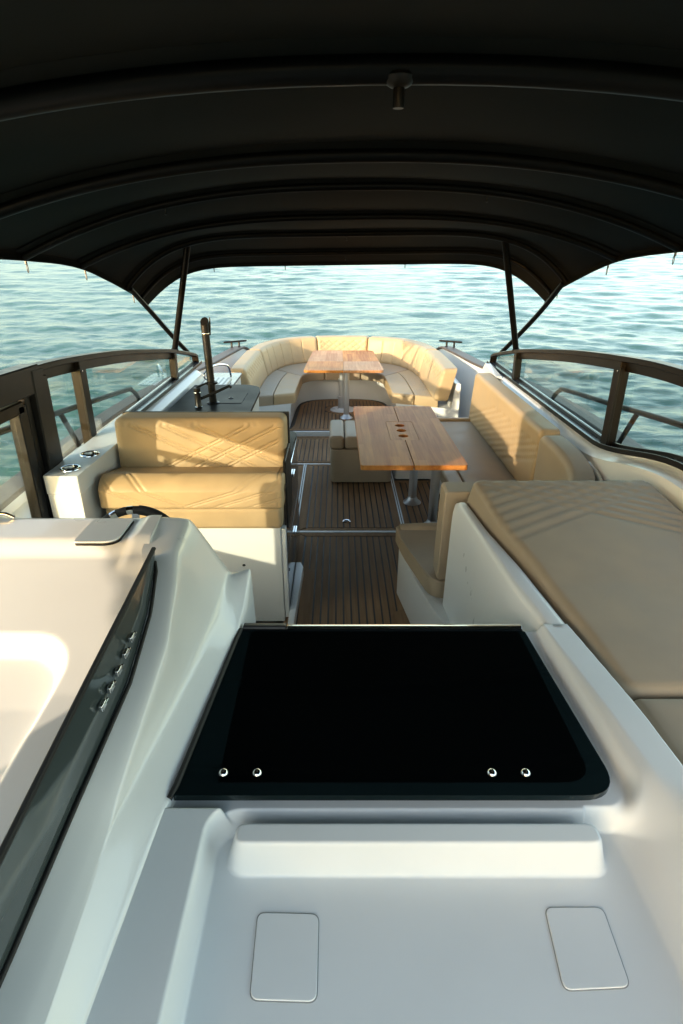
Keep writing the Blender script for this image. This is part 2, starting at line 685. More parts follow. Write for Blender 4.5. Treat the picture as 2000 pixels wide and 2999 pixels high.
def gdouble(d, depth=0.005, width=0.0045, sep=0.007):
    return depth * (np.exp(-((d - sep) / width) ** 2) + np.exp(-((d + sep) / width) ** 2)) + depth * 0.12 * np.exp(-(d / (sep * 2.0)) ** 2)


def holed_plate(name, outer, holes, rad, z0, z1, mat, parent):
    """flat plate with round holes"""
    bm = bmesh.new()
    loops = [outer] + [[(h[0] + rad * math.cos(2 * math.pi * k / 28), h[1] + rad * math.sin(2 * math.pi * k / 28)) for k in range(28)] for h in holes]
    both = []
    for z in (z1, z0):
        es, lv = [], []
        for pts in loops:
            vs = [bm.verts.new((p[0], p[1], z)) for p in pts]
            es += [bm.edges.new((vs[i], vs[(i + 1) % len(vs)])) for i in range(len(vs))]
            lv.append(vs)
        bmesh.ops.triangle_fill(bm, edges=es, use_beauty=True)
        both.append(lv)
    for A, B in zip(*both):
        for i in range(len(A)):
            bm.faces.new((A[i], A[(i + 1) % len(A)], B[(i + 1) % len(B)], B[i]))
    return bm_obj(name, bm, mat, parent, 40)


class Path2:
    """arc-length parameterised plan curve"""

    def __init__(self, pts, per=10):
        P = spline([(p[0], p[1], 0) for p in pts], per)
        self.p = np.array([(q.x, q.y) for q in P])
        s = np.hypot(*np.diff(self.p, axis=0).T)
        self.s = np.concatenate([[0], np.cumsum(s)])
        self.L = float(self.s[-1])

    def at(self, s):
        return Vector((float(np.interp(s, self.s, self.p[:, 0])), float(np.interp(s, self.s, self.p[:, 1]))))

    def s_of(self, pt):
        d = np.hypot(self.p[:, 0] - pt[0], self.p[:, 1] - pt[1])
        return float(self.s[int(np.argmin(d))])


# ================================================================== SETTING: water
def build_water():
    trim = math.tan(R(3.2))
    ang_f = np.linspace(R(-50), R(50), 760)
    ang_b = np.linspace(R(50), R(310), 60)[1:-1]
    ang = np.concatenate([ang_f, ang_b])
    rad = np.concatenate([[0.3], np.geomspace(2.5, 220, 860), np.geomspace(226, 4200, 70)])
    A, Rr = np.meshgrid(ang, rad, indexing='ij')
    X = Rr * np.sin(A)
    Y = Rr * np.cos(A)
    Z = np.zeros_like(X)
    DX = np.zeros_like(X)
    DY = np.zeros_like(X)
    cell = Rr * 0.0053
    r2 = np.random.default_rng(5)
    slick = 1 - 0.5 * np.exp(-((X - 0.5 - 0.05 * Y) / (1.0 + 0.06 * Y)) ** 2) * (Y > 0)
    for i in range(110):
        lam = float(np.exp(r2.uniform(math.log(0.25), math.log(4.2))))
        th = R(80) + r2.normal(0, 0.42)
        if lam < 1.5:
            th = R(84) + r2.normal(0, 0.6)
        k = 2 * math.pi / lam
        amp = 0.0036 * lam ** 0.58 * r2.uniform(0.5, 1.2)
        if lam > 3:
            amp *= 0.6
        ph = r2.uniform(0, 6.28)
        # gusts: slow amplitude modulation
        g = 0.8 + 0.6 * np.sin(X * r2.uniform(-.3, .3) + Y * r2.uniform(-.3, .3) + r2.uniform(0, 6)) * np.sin(X * r2.uniform(-.15, .15) + Y * r2.uniform(-.15, .15) + r2.uniform(0, 6))
        fade = np.clip((lam / cell - 2.0) / 3.0, 0, 1)
        arg = k * (X * math.cos(th) + Y * math.sin(th)) + ph
        a = amp * g * fade * slick
        Z += a * np.sin(arg)
        DX += -0.8 * a * math.cos(th) * -np.cos(arg) * -1
        DY += -0.8 * a * math.sin(th) * -np.cos(arg) * -1
    # flattened slick of the wake straight behind the stern
    X2 = X + DX
    Y2 = Y + DY
    Zp = -0.95 + trim * Y2 + Z
    n, m = X.shape
    co = np.stack([X2, Y2, Zp], -1).reshape(-1, 3)
    I, J = np.meshgrid(np.arange(n), np.arange(m - 1), indexing='ij')
    I2 = (I + 1) % n
    F = np.stack([I * m + J, I * m + J + 1, I2 * m + J + 1, I2 * m + J], -1).reshape(-1, 4)
    me = bpy.data.meshes.new("water")
    me.vertices.add(len(co))
    me.vertices.foreach_set("co", co.ravel())
    me.loops.add(F.size)
    me.loops.foreach_set("vertex_index", F.ravel().astype(np.int32))
    me.polygons.add(len(F))
    me.polygons.foreach_set("loop_start", (np.arange(len(F)) * 4).astype(np.int32))
    me.polygons.foreach_set("loop_total", np.full(len(F), 4, np.int32))
    me.update(calc_edges=True)
    me.shade_smooth()
    me.materials.append(M_WATER)
    o = bpy.data.objects.new("water", me)
    col.objects.link(o)
    tag(o, "choppy green sea all round the boat", "water", kind="structure")
    # make sure it faces up
    if me.polygons[1000].normal.z < 0:
        me.flip_normals()


build_water()

# ================================================================== HULL
hull = thing("boat_hull", "white boat hull with side decks, coamings and dark cap rail", "boat", (0, 4, -1.0))
half = [(1.5, -1.0), (1.75, 0.3), (2.0, 2.0), (2.1, 4.0), (2.08, 5.2), (1.95, 6.2), (1.76, 7.1), (1.64, 8.0), (1.52, 8.7), (1.30, 9.3), (0.9, 9.75), (0.45, 9.95)]
full = [(-a, b) for a, b in half] + [(0, 10.0)] + [(a, b) for a, b in reversed(half)]
hp = [Vector((p.x, p.y)) for p in spline([(a, b, 0) for a, b in full], 6)]


def hull_sweep(name, prof, mat, lo=None):
    rows = []
    for i, p in enumerate(hp):
        if lo is not None and p.y < lo:
            continue
        t = (hp[min(i + 1, len(hp) - 1)] - hp[max(i - 1, 0)]).normalized()
        nrm = Vector((-t.y, t.x))          # outward (path runs port bow -> stern -> starboard bow)
        if nrm.dot(Vector((p.x, p.y - 5))) < 0:
            nrm = -nrm
        sheer = -0.26 * float(sm(8.45, 9.2, p.y))
        rows.append([(p.x + nrm.x * o, p.y + nrm.y * o, z + sheer) for (o, z) in prof])
    return rows


rows = hull_sweep("x", [(-0.01, 0.805), (0.0, 0.76), (0.012, 0.6), (-0.02, 0.2), (-0.12, -0.3), (-0.35, -0.9), (-0.6, -1.3)], None)
grid_obj("topsides", rows, M_WHITE, hull)
rows = hull_sweep("x", [(-0.125, 0.80), (-0.13, 0.78), (-0.14, 0.4), (-0.15, 0.0)], None)
grid_obj("inner_bulwark", rows, M_WHITE, hull)
prof = [(-0.15, 0.806), (-0.15, 0.828), (-0.143, 0.835), (-0.012, 0.835), (0.0, 0.828), (0.0, 0.806)]
loft_closed("cap_rail", hull_sweep("x", prof, None), M_CAP, hull, 30)

def coam_lift(s, y):
    """the starboard coaming sweeps up towards the bow"""
    return 0.19 * float(sm(3.62, 2.5, y)) if s > 0 else 0.0


for s in (-1, 1):
    # side deck outside the window screen
    ys = np.linspace(0.2, 6.35, 26)
    rows = []
    for y in ys:
        b = float(np.interp(y, [q[1] for q in half], [q[0] for q in half])) - 0.11
        rows.append([(s * (1.66 + (b - 1.66) * k / 3), y, 0.745 - 0.004 * k) for k in range(4)])
    grid_obj("side_deck", rows, M_DECKW, hull)
    # cockpit coaming: inner liner wall and flat top that carries the screen
    top = 0.945
    pr = [(1.50, 0.0), (1.50, 0.80), (1.52, 0.90), (1.56, top - 0.012), (1.60, top), (1.74, top), (1.75, 0.93), (1.755, 0.70), (1.755, 0.0)]
    rows = []
    for y in np.linspace(2.9 if s < 0 else 0.2, 6.42, 60):
        lift = coam_lift(s, y)
        cut = sm(6.1, 6.42, y)
        rows.append([(s * (q[0] + (0.5 * lift if 1.53 < q[0] < 1.58 else 0)), y, q[1] - (0.16 * cut if q[1] > 0.5 else 0) + (lift if q[1] > 0.85 else 0)) for q in pr])
    loft_closed("cockpit_coaming", rows, M_WHITE, hull, 35)
box("door_sill", -1.755, -1.50, 0.2, 2.897, 0.0, 0.60, M_WHITE, hull, 0.01)
# slanted end fin of the coaming
for s in (1,):
    prism_x("coaming_fin", [(5.7, 0.90), (6.30, 0.90), (6.18, 0.995), (5.7, 0.952)], s * 1.50, s * 1.56, M_WHITE, hull, 0.004)
# white deck bed under everything inside the boat
bed = [(float(np.interp(y, [q[1] for q in half], [q[0] for q in half])) - 0.2, y) for y in np.linspace(-0.9, 9.6, 30)]
prism("inner_deck_bed", [(-a, b) for a, b in bed] + [(a, b) for a, b in reversed(bed)], -0.12, -0.02, M_DECKW, hull, 0)

# ================================================================== COCKPIT FLOOR
floor_o = box("cockpit_floor", -0.82, 1.45, 2.2, 6.80, -0.019, -0.005, M_CAULK, None, 0)
tag(floor_o, "brown teak planked cockpit floor with black caulk lines", "floor", kind="structure")
plank_cache = {}


def plank(x0, x1, y0, y1, zt, parent, name="plank"):
    w, l = round(x1 - x0, 4), round(y1 - y0, 4)
    key = (w, l)
    if key not in plank_cache:
        bm = bmesh.new()
        bmesh.ops.create_cube(bm, size=1.0)
        for v in bm.verts:
            v.co = Vector((v.co.x * w, v.co.y * l, v.co.z * 0.010))
        es = [e for e in bm.edges if e.verts[0].co.z > 0 and e.verts[1].co.z > 0]
        bmesh.ops.bevel(bm, geom=es, offset=0.0012, segments=1, affect='EDGES')
        me = bpy.data.meshes.new("plank")
        bm.to_mesh(me)
        bm.free()
        me.materials.append(M_TEAK)
        plank_cache[key] = me
    o = bpy.data.objects.new(name, plank_cache[key])
    col.objects.link(o)
    o.parent = parent
    o.matrix_parent_inverse = Matrix.Translation(-Vector(parent.location))
    o.location = ((x0 + x1) / 2, (y0 + y1) / 2, zt - 0.005)
    return o


def plank_poly(pts, zt, parent, name="plank"):
    return prism(name, pts, zt - 0.010, zt, M_TEAK, parent, 0.001, 1)


PW, GAP = 0.0500, 0.0105


def field(x0, x1, y0, y1, zt, parent, margin=(0.06, 0.06, 0.055, 0.055), mitre=True):
    """teak panel: mitred border boards (left, right, near, far) around straight planks"""
    ml, mr_, mn, mf = margin
    g = GAP / 2
    if ml:
        plank_poly([(x0, y0 + 0.002), (x0 + ml - g, y0 + mn + (0 if mn else 0.002)), (x0 + ml - g, y1 - mf), (x0, y1 - 0.002)], zt, parent)
    if mr_:
        plank_poly([(x1 - mr_ + g, y0 + mn), (x1, y0 + 0.002), (x1, y1 - 0.002), (x1 - mr_ + g, y1 - mf)], zt, parent)
    if mn:
        plank_poly([(x0 + GAP, y0), (x1 - GAP, y0), (x1 - mr_ - g, y0 + mn - GAP), (x0 + ml + g, y0 + mn - GAP)], zt, parent)
    if mf:
        plank_poly([(x0 + ml + g, y1 - mf + GAP), (x1 - mr_ - g, y1 - mf + GAP), (x1 - GAP, y1), (x0 + GAP, y1)], zt, parent)
    xa, xb = x0 + ml + (g if ml else 0), x1 - mr_ - (g if mr_ else 0)
    n = max(1, int(round((xb - xa) / PW)))
    w = (xb - xa) / n
    for i in range(n):
        plank(xa + i * w + g, xa + (i + 1) * w - g, y0 + mn, y1 - mf, zt, parent)


# near bay, hatch bay, under-table bay, bay before the step
field(-0.41, 0.50, 2.30, 4.145, 0.0, floor_o, (0.075, 0.0, 0.0, 0.065))
field(-0.405, 0.455, 4.185, 5.765, 0.0, floor_o, (0.07, 0.065, 0.06, 0.045))
field(-0.80, -0.44, 4.185, 5.765, 0.0, floor_o, (0.0, 0.06, 0.06, 0.045))
field(0.49, 0.86, 4.185, 5.30, 0.0, floor_o, (0.05, 0.04, 0.05, 0.05))
field(-0.80, 0.90, 5.80, 5.875, 0.0, floor_o, (0.0, 0.0, 0.036, 0.036))
field(-0.80, 0.90, 5.885, 6.72, 0.0, floor_o, (0.0, 0.0, 0.0, 0.05))
plank_poly([(-0.8, 6.735), (1.4, 6.735), (1.4, 6.79), (-0.8, 6.79)], 0.0, floor_o)
# curved margin board by the seat base
plank_poly([(0.255, 2.86), (0.262, 2.96), (0.285, 3.02), (0.33, 3.05), (0.40, 3.05), (0.40, 2.86)], 0.003, floor_o)
plank_poly([(0.262, 2.85), (0.40, 2.85), (0.50, 2.3), (0.36, 2.3)], 0.003, floor_o)
# light trim strips between the bays
for (a, b, c, d) in ((-0.41, 0.50, 4.152, 4.178), (-0.80, 0.90, 5.772, 5.793)):
    box("trim_strip", a, b, c, d, -0.012, 0.003, M_DECKW, floor_o, 0.0015)
for x in (-0.4225, 0.4725):
    box("trim_strip", x - 0.015, x - 0.004, 4.185, 5.765, -0.012, 0.003, M_DECKW, floor_o, 0.0015)
    box("trim_strip", x + 0.004, x + 0.015, 4.185, 5.765, -0.012, 0.003, M_DECKW, floor_o, 0.0015)
# flush ring pull of the floor hatch
ring = lathe("lift_ring", [(0, 0.002), (0.020, 0.002), (0.021, 0.004), (0.028, 0.005), (0.033, 0.002), (0.034, -0.006)], (-0.0, 4.36, 0.001), M_CHROME, floor_o, 24)
lathe("lift_ring_cup", [(0, 0.0005), (0.019, 0.0005), (0.019, -0.004)], (-0.0, 4.36, 0.003), M_BLACK, ring, 20)

aft_floor = box("aft_floor", -1.35, 1.55, 6.81, 9.2, -0.019, 0.051, M_DECKW, None, 0.003)
tag(aft_floor, "raised teak floor inside the stern lounge", "floor", kind="structure")
box("caulk_bed", -0.75, 0.72, 6.845, 8.50, 0.0, 0.0545, M_CAULK, aft_floor, 0)


def aft_half(y):
    return float(np.interp(y, [6.8, 6.95, 7.1, 8.1, 8.3, 8.42, 8.48], [0.72, 0.655, 0.62, 0.60, 0.52, 0.38, 0.2]))


# planks of the stern floor, cut round the table foot
n = 22
w = 1.10 / n
for i in range(n):
    xa = -0.55 + i * w + GAP / 2
    xb = xa + w - GAP
    xm = max(abs(xa), abs(xb))
    ye = 8.34 if xm < 0.36 else 8.34 - 0.16 * ((xm - 0.36) / 0.19) ** 2
    segs = [(6.92, ye)]
    cx, cy, rr = 0.0, 7.86, 0.255
    if min(abs(xa), abs(xb)) < rr - 0.02:
        hh = math.sqrt(rr * rr - min(abs(xa), abs(xb)) ** 2)
        segs = [(6.92, cy - hh), (cy + hh, ye)]
    for (a, b) in segs:
        if b - a > 0.03:
            plank(xa, xb, a, b, 0.060, aft_floor)
plank_poly([(-0.70, 6.85), (0.70, 6.85), (0.66, 6.913), (-0.66, 6.913)], 0.060, aft_floor)
for s in (-1, 1):
    plank_poly([(s * x, y) for x, y in ((0.556, 6.92), (0.655, 6.92), (0.625, 7.1), (0.605, 8.1), (0.52, 8.28), (0.49, 8.24), (0.556, 8.1))], 0.060, aft_floor)
    plank_poly([(s * x, y) for x, y in ((0.0, 8.347), (0.36, 8.347), (0.47, 8.26), (0.50, 8.30), (0.38, 8.42), (0.2, 8.46), (0.0, 8.465))], 0.060, aft_floor)
# ring board of four arcs round the foot
for q in range(4):
    pts = [(0.25 * math.cos(R(a)), 7.86 + 0.25 * math.sin(R(a))) for a in np.linspace(q * 90 + 46, q * 90 + 134, 12)]
    pts += [(0.185 * math.cos(R(a)), 7.86 + 0.185 * math.sin(R(a))) for a in np.linspace(q * 90 + 134, q * 90 + 46, 12)]
    plank_poly(pts, 0.060, aft_floor)
# side passage planks on the starboard quarter
for k in range(6):
    plank(1.06 + 0.07 * k, 1.06 + 0.07 * k + 0.062, 6.83, 8.3, 0.056, aft_floor)

# ================================================================== FOREDECK
fore = thing("foredeck", "white moulded foredeck with sunken tray in front of the dark hatch", "deck", (0, 0.8, 0.9))


def zc(y):
    return np.interp(y, [0.3, 0.8, 1.06, 1.5, 1.8, 2.6], [1.075, 1.068, 1.05, 1.0, 0.99, 0.97])


def xr2(y):
    return np.interp(y, [0.3, 0.8, 1.06, 1.57, 1.78, 2.6], [0.642, 0.630, 0.616, 0.592, 0.566, 0.515])


def xr3(y):
    return np.interp(y, [0.3, 0.91, 1.147, 1.488, 1.885, 2.257, 2.6], [0.692, 0.690, 0.686, 0.670, 0.635, 0.582, 0.555])


def hatch_z(y):
    return 1.045 - 0.098 * (y - 0.84)


def rbox_sdf(x, y, x0, x1, y0, y1, r):
    cx, cy = (x0 + x1) / 2, (y0 + y1) / 2
    qx = np.abs(x - cx) - ((x1 - x0) / 2 - r)
    qy = np.abs(y - cy) - ((y1 - y0) / 2 - r)
    return np.minimum(np.maximum(qx, qy), 0) + np.hypot(np.maximum(qx, 0), np.maximum(qy, 0)) - r


def fore_height(X, Y):
    top = zc(Y)
    a, b = xr2(Y), xr3(Y)
    # starboard coaming slope
    slope = sm(0.530, 1.0, (X - 0.530) / (a - 0.530) * 0.47 + 0.530)
    z_well = 0.97 + 0.012 * sm(0.2, 0.5, X) * 0
    # level of the frame round the hatch
    frame = hatch_z(Y) + 0.006
    right_of_hatch = frame + (top - frame) * sm(0.552, 1.0, 0.552 + (X - 0.572) / (a - 0.572) * 0.448)
    right_of_hatch = right_of_hatch + 0.008 * np.exp(-((X - 0.578) / 0.012) ** 2) * sm(0.88, 1.0, Y)
    z = np.where(X > 0.565, right_of_hatch, frame)
    # the recess that carries the glass
    dh = rbox_sdf(X, Y, -0.60, 0.565, 0.818, 2.2, 0.095)
    z = np.where(dh < 0.03, z - 0.030 * sm(0.030, -0.006, dh), z)
    # well in front
    yw = 0.812
    dw = rbox_sdf(X, Y, -0.322, 0.50, -0.6, yw, 0.05)
    wl = sm(0.022, 0.0, dw)
    right_bank = 0.97 + (top - 0.97) * sm(0.50, 0.66, X)
    wd = sm(0.505, 0.60, X)
    near = 1 - sm(0.0, 1.0, (Y - (yw - 0.06 * wd)) / (0.03 + 0.13 * wd))
    z = z * (1 - near) + np.where(X > 0.45, right_bank, z) * near
    block = 1.047
    z = np.where((X < -0.25) & (Y < yw + 0.004), block, z)
    z = z * (1 - wl) + 0.97 * wl
    # upstand bar across the well
    db = rbox_sdf(X, Y, -0.285, 0.455, 0.735, 0.792, 0.022)
    z = np.maximum(z, 0.97 + 0.072 * sm(0.016, -0.010, db) + 0.0)
    return z


xs = np.concatenate([np.linspace(-0.47, -0.27, 60), np.linspace(-0.265, 0.44, 90), np.linspace(0.445, 0.72, 80)])
ys = np.concatenate([np.linspace(0.22, 0.70, 50), np.linspace(0.704, 0.90, 70), np.linspace(0.906, 1.52, 70)])
GX, GY = np.meshgrid(xs, ys, indexing='ij')
GZ = fore_height(GX, GY)
# fall away to the sunpad bed on the starboard edge and to the companionway aft
over = np.clip(GX - xr3(GY), 0, None)
GZ = GZ - 0.10 * sm(0.0, 0.03, over)
rows = [[(float(GX[i, j]), float(GY[i, j]), float(GZ[i, j])) for j in range(len(ys))] for i in range(len(xs))]
rows = [r_ + [(r_[-1][0], 1.525, r_[-1][2] - 0.012), (r_[-1][0], 1.53, 0.0)] for r_ in rows]
grid_obj("deck_moulding", rows, M_DECKW, fore)


def tray_lid(pts, z):
    prism("inset_lid_shadow_gap", round_poly(pts, 0.016, 6), z - 0.006, z + 0.0008, M_GREYP, fore, 0)
    c = Vector((sum(p[0] for p in pts) / 4, sum(p[1] for p in pts) / 4))
    ins = [tuple(c + (Vector(p) - c) * 0.972) for p in pts]
    return prism("inset_lid", round_poly(ins, 0.015, 6), z - 0.004, z + 0.0035, M_DECKW, fore, 0.002, 2)


tray_lid([(-0.222, 0.515), (-0.108, 0.512), (-0.109, 0.652), (-0.226, 0.655)], 0.970)
tray_lid([(0.303, 0.528), (0.420, 0.533), (0.427, 0.664), (0.315, 0.664)], 0.970)

# ------------------------------------------------ hatch
hatch = thing("companionway_hatch", "black glass sliding hatch with four chrome studs on the foredeck", "hatch", (0.05, 1.17, 1.0))


def hfn(x, y, z):
    return (x, y, hatch_z(y) + z)


poly = round_poly([(-0.424, 0.843), (0.530, 0.843), (0.528, 1.505), (-0.385, 1.505)], [0.002, 0.085, 0.012, 0.012], 9)
prism("tinted_glass", poly, -0.012, 0.004, M_HATCHB, hatch, 0.0015, 2, fn=hfn)
poly = round_poly([(-0.335, 0.878), (0.485, 0.878), (0.506, 1.498), (-0.352, 1.498)], [0.002, 0.07, 0.01, 0.01], 9)
prism("opaque_centre", poly, 0.0042, 0.0048, M_HATCHG, hatch, 0, 2, fn=hfn)
tube("edge_seal", [hfn(-0.431, 0.838, 0.0), hfn(-0.424, 0.87, 0.006), hfn(-0.393, 1.45, 0.006), hfn(-0.388, 1.51, 0.004)], 0.007, M_RUBBER, hatch, 8)
# rolled trailing edge with its polished trim
hz = hatch_z(1.505)
roll = [(1.505 + 0.045 * math.sin(R(a)), hz - 0.041 + 0.045 * math.cos(R(a))) for a in range(0, 100, 10)]
prof = roll + [(1.53, hz - 0.10), (1.50, hz - 0.10), (1.50, hz - 0.004)]
prism_x("rolled_edge", prof, -0.386, 0.522, M_COUNTER, hatch, 0.0)
prism_x("polished_trim", [(1.512, hz - 0.002), (1.522, hz + 0.010), (1.540, hz + 0.004), (1.556, hz - 0.022), (1.556, hz - 0.05), (1.54, hz - 0.05)], -0.24, 0.523, M_CHROME, hatch, 0.002)
prism_x("latch_cover", [(1.512, hz - 0.002), (1.52, hz + 0.012), (1.545, hz + 0.006), (1.56, hz - 0.03), (1.54, hz - 0.05)], -0.382, -0.243, M_BLACK, hatch, 0.003)
for x in (-0.329, -0.254, 0.268, 0.343):
    st = lathe("chrome_stud", [(0, 0.008), (0.004, 0.008), (0.0075, 0.0065), (0.0102, 0.003), (0.0108, 0.0)], hfn(x, 0.905, 0.004), M_CHROME, hatch, 20)
    lathe("stud_socket", [(0, 0.0105), (0.0025, 0.0105), (0.0032, 0.0095), (0.0032, 0.006)], hfn(x, 0.905, 0.004), M_BLACK, st, 10)

# ------------------------------------------------ helm console
console = thing("helm_console", "white moulded helm console with hump and sloping dash", "console", (-1.0, 1.2, 0.5))


def interp_pts(tab, y):
    ys_ = [q[0] for q in tab]
    return [float(np.interp(y, ys_, [q[k] for q in tab])) for k in range(1, len(tab[0]))]


tP0 = [(0.2, -0.585, 1.10), (0.485, -0.578, 1.12), (0.726, -0.572, 1.15), (1.027, -0.560, 1.19), (1.25, -0.575, 1.225), (1.42, -0.605, 1.255), (1.52, -0.64, 1.272), (1.75, -0.66, 1.285)]
tB = [(0.2, -0.497, 1.095), (0.43, -0.497, 1.10), (0.74, -0.506, 1.112), (0.81, -0.5035, 1.13), (0.95, -0.500, 1.16), (1.16, -0.498, 1.20), (1.38, -0.529, 1.24), (1.52, -0.558, 1.268), (1.75, -0.572, 1.274)]
tA = [(0.2, -0.49, 1.092), (0.43, -0.492, 1.098), (0.74, -0.503, 1.108), (0.888, -0.499, 1.09), (1.117, -0.485, 1.07), (1.31, -0.4745, 1.06), (1.65, -0.455, 1.06), (1.75, -0.455, 1.062)]
tH = [(0.2, -0.456, 1.052), (0.45, -0.451, 1.052), (0.80, -0.431, 1.050), (0.84, -0.424, 1.046), (1.50, -0.388, 0.985), (1.60, -0.384, 1.00), (1.68, -0.381, 1.045), (1.75, -0.380, 1.085)]


def chaikin(P, it=3, c=0.22):
    for _ in range(it):
        Q = [P[0]]
        for a, b in zip(P[:-1], P[1:]):
            Q.append(a + (b - a) * c)
            Q.append(b - (b - a) * c)
        Q.append(P[-1])
        P = Q
    return P


rows = []
for y in np.concatenate([np.linspace(0.2, 1.72, 76), [1.735, 1.745, 1.75]]):
    p0, pb, pa, ph = (interp_pts(t_, y) for t_ in (tP0, tB, tA, tH))
    end = sm(1.725, 1.75, y) * 0.012
    wall = -0.372
    drop = 0.82 if y < 1.5 else 0.0
    bot = ph[1] - 0.05 if y < 1.52 else 0.0
    P = [Vector((p0[0] - 0.03, y, p0[1] - 0.0)), Vector((p0[0], y, p0[1])), Vector((p0[0] + (pb[0] - p0[0]) * 0.7, y, p0[1] + (pb[1] - p0[1]) * 0.7 + 0.004)), Vector((pb[0], y, pb[1])),
         Vector((pb[0] + (pa[0] - pb[0]) * 0.8, y, pb[1] + (pa[1] - pb[1]) * 0.8)), Vector((pa[0], y, pa[1])), Vector((pa[0] + (ph[0] - pa[0]) * 0.75, y, pa[1] + (ph[1] - pa[1]) * 0.85)), Vector((ph[0], y, ph[1] - 0.004)), Vector((ph[0] + 0.006 if y > 1.52 else ph[0], y, bot))]
    Q = chaikin(P, 2, 0.2)
    rows.append([(q.x, q.y, q.z - end) for q in Q])
grid_obj("console_ridge", rows, M_WHITE, console)
last = [Vector(q) for q in rows[-1]]
v = [tuple(q) for q in last] + [(q.x, 1.752, 0.0) for q in last]
m_ = len(last)
mesh_obj("console_aft_face", v, [(i, i + 1, m_ + i + 1, m_ + i) for i in range(m_ - 1)], M_WHITE, console)
lathe("drain_plug", [(0, 0.004), (0.005, 0.003), (0.006, 0.0)], (-0.405, 1.742, 1.088), M_BLACK, console, 12)


def dash_height(X, Y):
    z = np.interp(Y, [0.2, 0.6, 1.0, 1.5], [1.155, 1.16, 1.18, 1.245])
    lip = sm(1.50, 1.60, Y)
    z = z * (1 - lip) + 1.276 * lip
    d = rbox_sdf(X, Y, -1.9, -0.735, -1.0, 1.185, 0.13)
    z = z - 0.045 * sm(0.012, -0.025, d)
    hump = sm(-0.745, -0.70, X + 0.30 * (1.75 - Y) * 0) * sm(1.42, 1.5, Y)
    z = z + 0.012 * hump
    # meets the ridge under the glass
    p0z = np.interp(Y, [q[0] for q in tP0], [q[2] for q in tP0])
    z = z + (p0z - z) * sm(-0.66, -0.615, X)
    return z


xs = np.concatenate([np.linspace(-1.50, -0.80, 50), np.linspace(-0.79, -0.56, 50)])
ys = np.linspace(0.2, 1.75, 150)
GX, GY = np.meshgrid(xs, ys, indexing='ij')
GZ = dash_height(GX, GY) - 0.006 * sm(1.735, 1.75, GY)
x_lim = np.interp(GY, [q[0] for q in tP0], [q[1] - 0.012 for q in tP0])
GX = np.minimum(GX, x_lim)
rows = [[(float(GX[i, j]), float(GY[i, j]), float(GZ[i, j]) - 0.001) for j in range(len(ys))] + [(float(GX[i, -1]), 1.752, 0.0)] for i in range(len(xs))]
grid_obj("dash", rows, M_WHITE, console)
lidp = [(-0.885, 1.545), (-0.752, 1.545), (-0.752, 1.712), (-0.885, 1.712)]
prism("lid_gap", round_poly(lidp, [0.01, 0.05, 0.012, 0.01], 7), 1.272, 1.279, M_BLACK, console, 0)
lid = prism("instrument_lid", round_poly([(p[0] - 0.003, p[1] + 0.002) for p in lidp], [0.01, 0.05, 0.012, 0.01], 7), 1.279, 1.286, M_DECKW, console, 0.002, 2)
# embossed maker's script on the lid, a small raised squiggle
sq = [(-0.872, 1.683), (-0.866, 1.700), (-0.868, 1.684), (-0.862, 1.692), (-0.858, 1.684), (-0.854, 1.692), (-0.850, 1.684), (-0.846, 1.692), (-0.842, 1.684), (-0.838, 1.691), (-0.834, 1.686), (-0.838, 1.678), (-0.83, 1.688), (-0.824, 1.690), (-0.826, 1.684), (-0.818, 1.688)]
tube("embossed_script", [(p.x, p.y, 1.2862) for p in spline([(a, b, 0) for a, b in sq], 4)], 0.0009, M_DECKW, lid, 6)
# side grab rail just past the dash edge, port
tube("dash_rail", [(-1.46, 1.735, 1.275), (-1.44, 1.735, 1.292), (-1.27, 1.735, 1.296), (-1.19, 1.735, 1.292), (-1.165, 1.735, 1.278)], 0.006, M_CHROME, console, 8)

# ------------------------------------------------ windscreen wing
wsg = thing("windscreen_wing", "low tinted windscreen wing with black top edge and chrome clips", "windscreen", (-0.57, 0.9, 1.1))
tT = [(0.2, -0.541, 1.304), (0.54, -0.561, 1.302), (0.90, -0.583, 1.300), (1.2, -0.600, 1.298), (1.484, -0.6175, 1.295)]
rows_o, rows_i = [], []
for y in np.linspace(0.2, 1.484, 50):
    b = interp_pts(tP0, y)
    tp = interp_pts(tT, y)
    ro, ri = [], []
    for k in range(6):
        s = k / 5
        bulge = 0.004 * math.sin(math.pi * s)
        x = b[0] + (tp[0] - b[0]) * s
        z = b[1] - 0.01 + (tp[1] - b[1] + 0.01) * s
        ro.append((x + bulge, y, z))
        ri.append((x + bulge - 0.007, y, z))
    rows_o.append(ro + ri[::-1])
loft_closed("glass", rows_o, M_WSG, wsg, 50)
bar_path("top_seal", [(q[1] - 0.002, q[0], q[2] + 0.001) for q in tT], 0.013, 0.010, M_RUBBER, wsg, side=(1, 0, 0))
tube("base_seal", [(interp_pts(tP0, y)[0] + 0.006, y, interp_pts(tP0, y)[1] + 0.002) for y in np.linspace(0.2, 1.46, 30)], 0.005, M_RUBBER, wsg, 8)
for k, y in enumerate((0.905, 0.955, 1.005, 1.06, 1.115)):
    b = interp_pts(tP0, y)
    tp = interp_pts(tT, y)
    s = 0.52
    x = b[0] + (tp[0] - b[0]) * s + 0.010
    z = b[1] + (tp[1] - b[1]) * s
    cl = prism_x("chrome_clip", rrect(y - 0.012, y + 0.012, z - 0.008, z + 0.008, 0.003, 4), x - 0.004, x + 0.006, M_CHROME, wsg, 0.003, 3)
    lathe("clip_pin", [(0, 0.020), (0.003, 0.020), (0.0035, 0.0)], (x + 0.004, y + 0.018, z + 0.002), M_CHROME, cl, 10, Euler((R(90), 0, 0)))

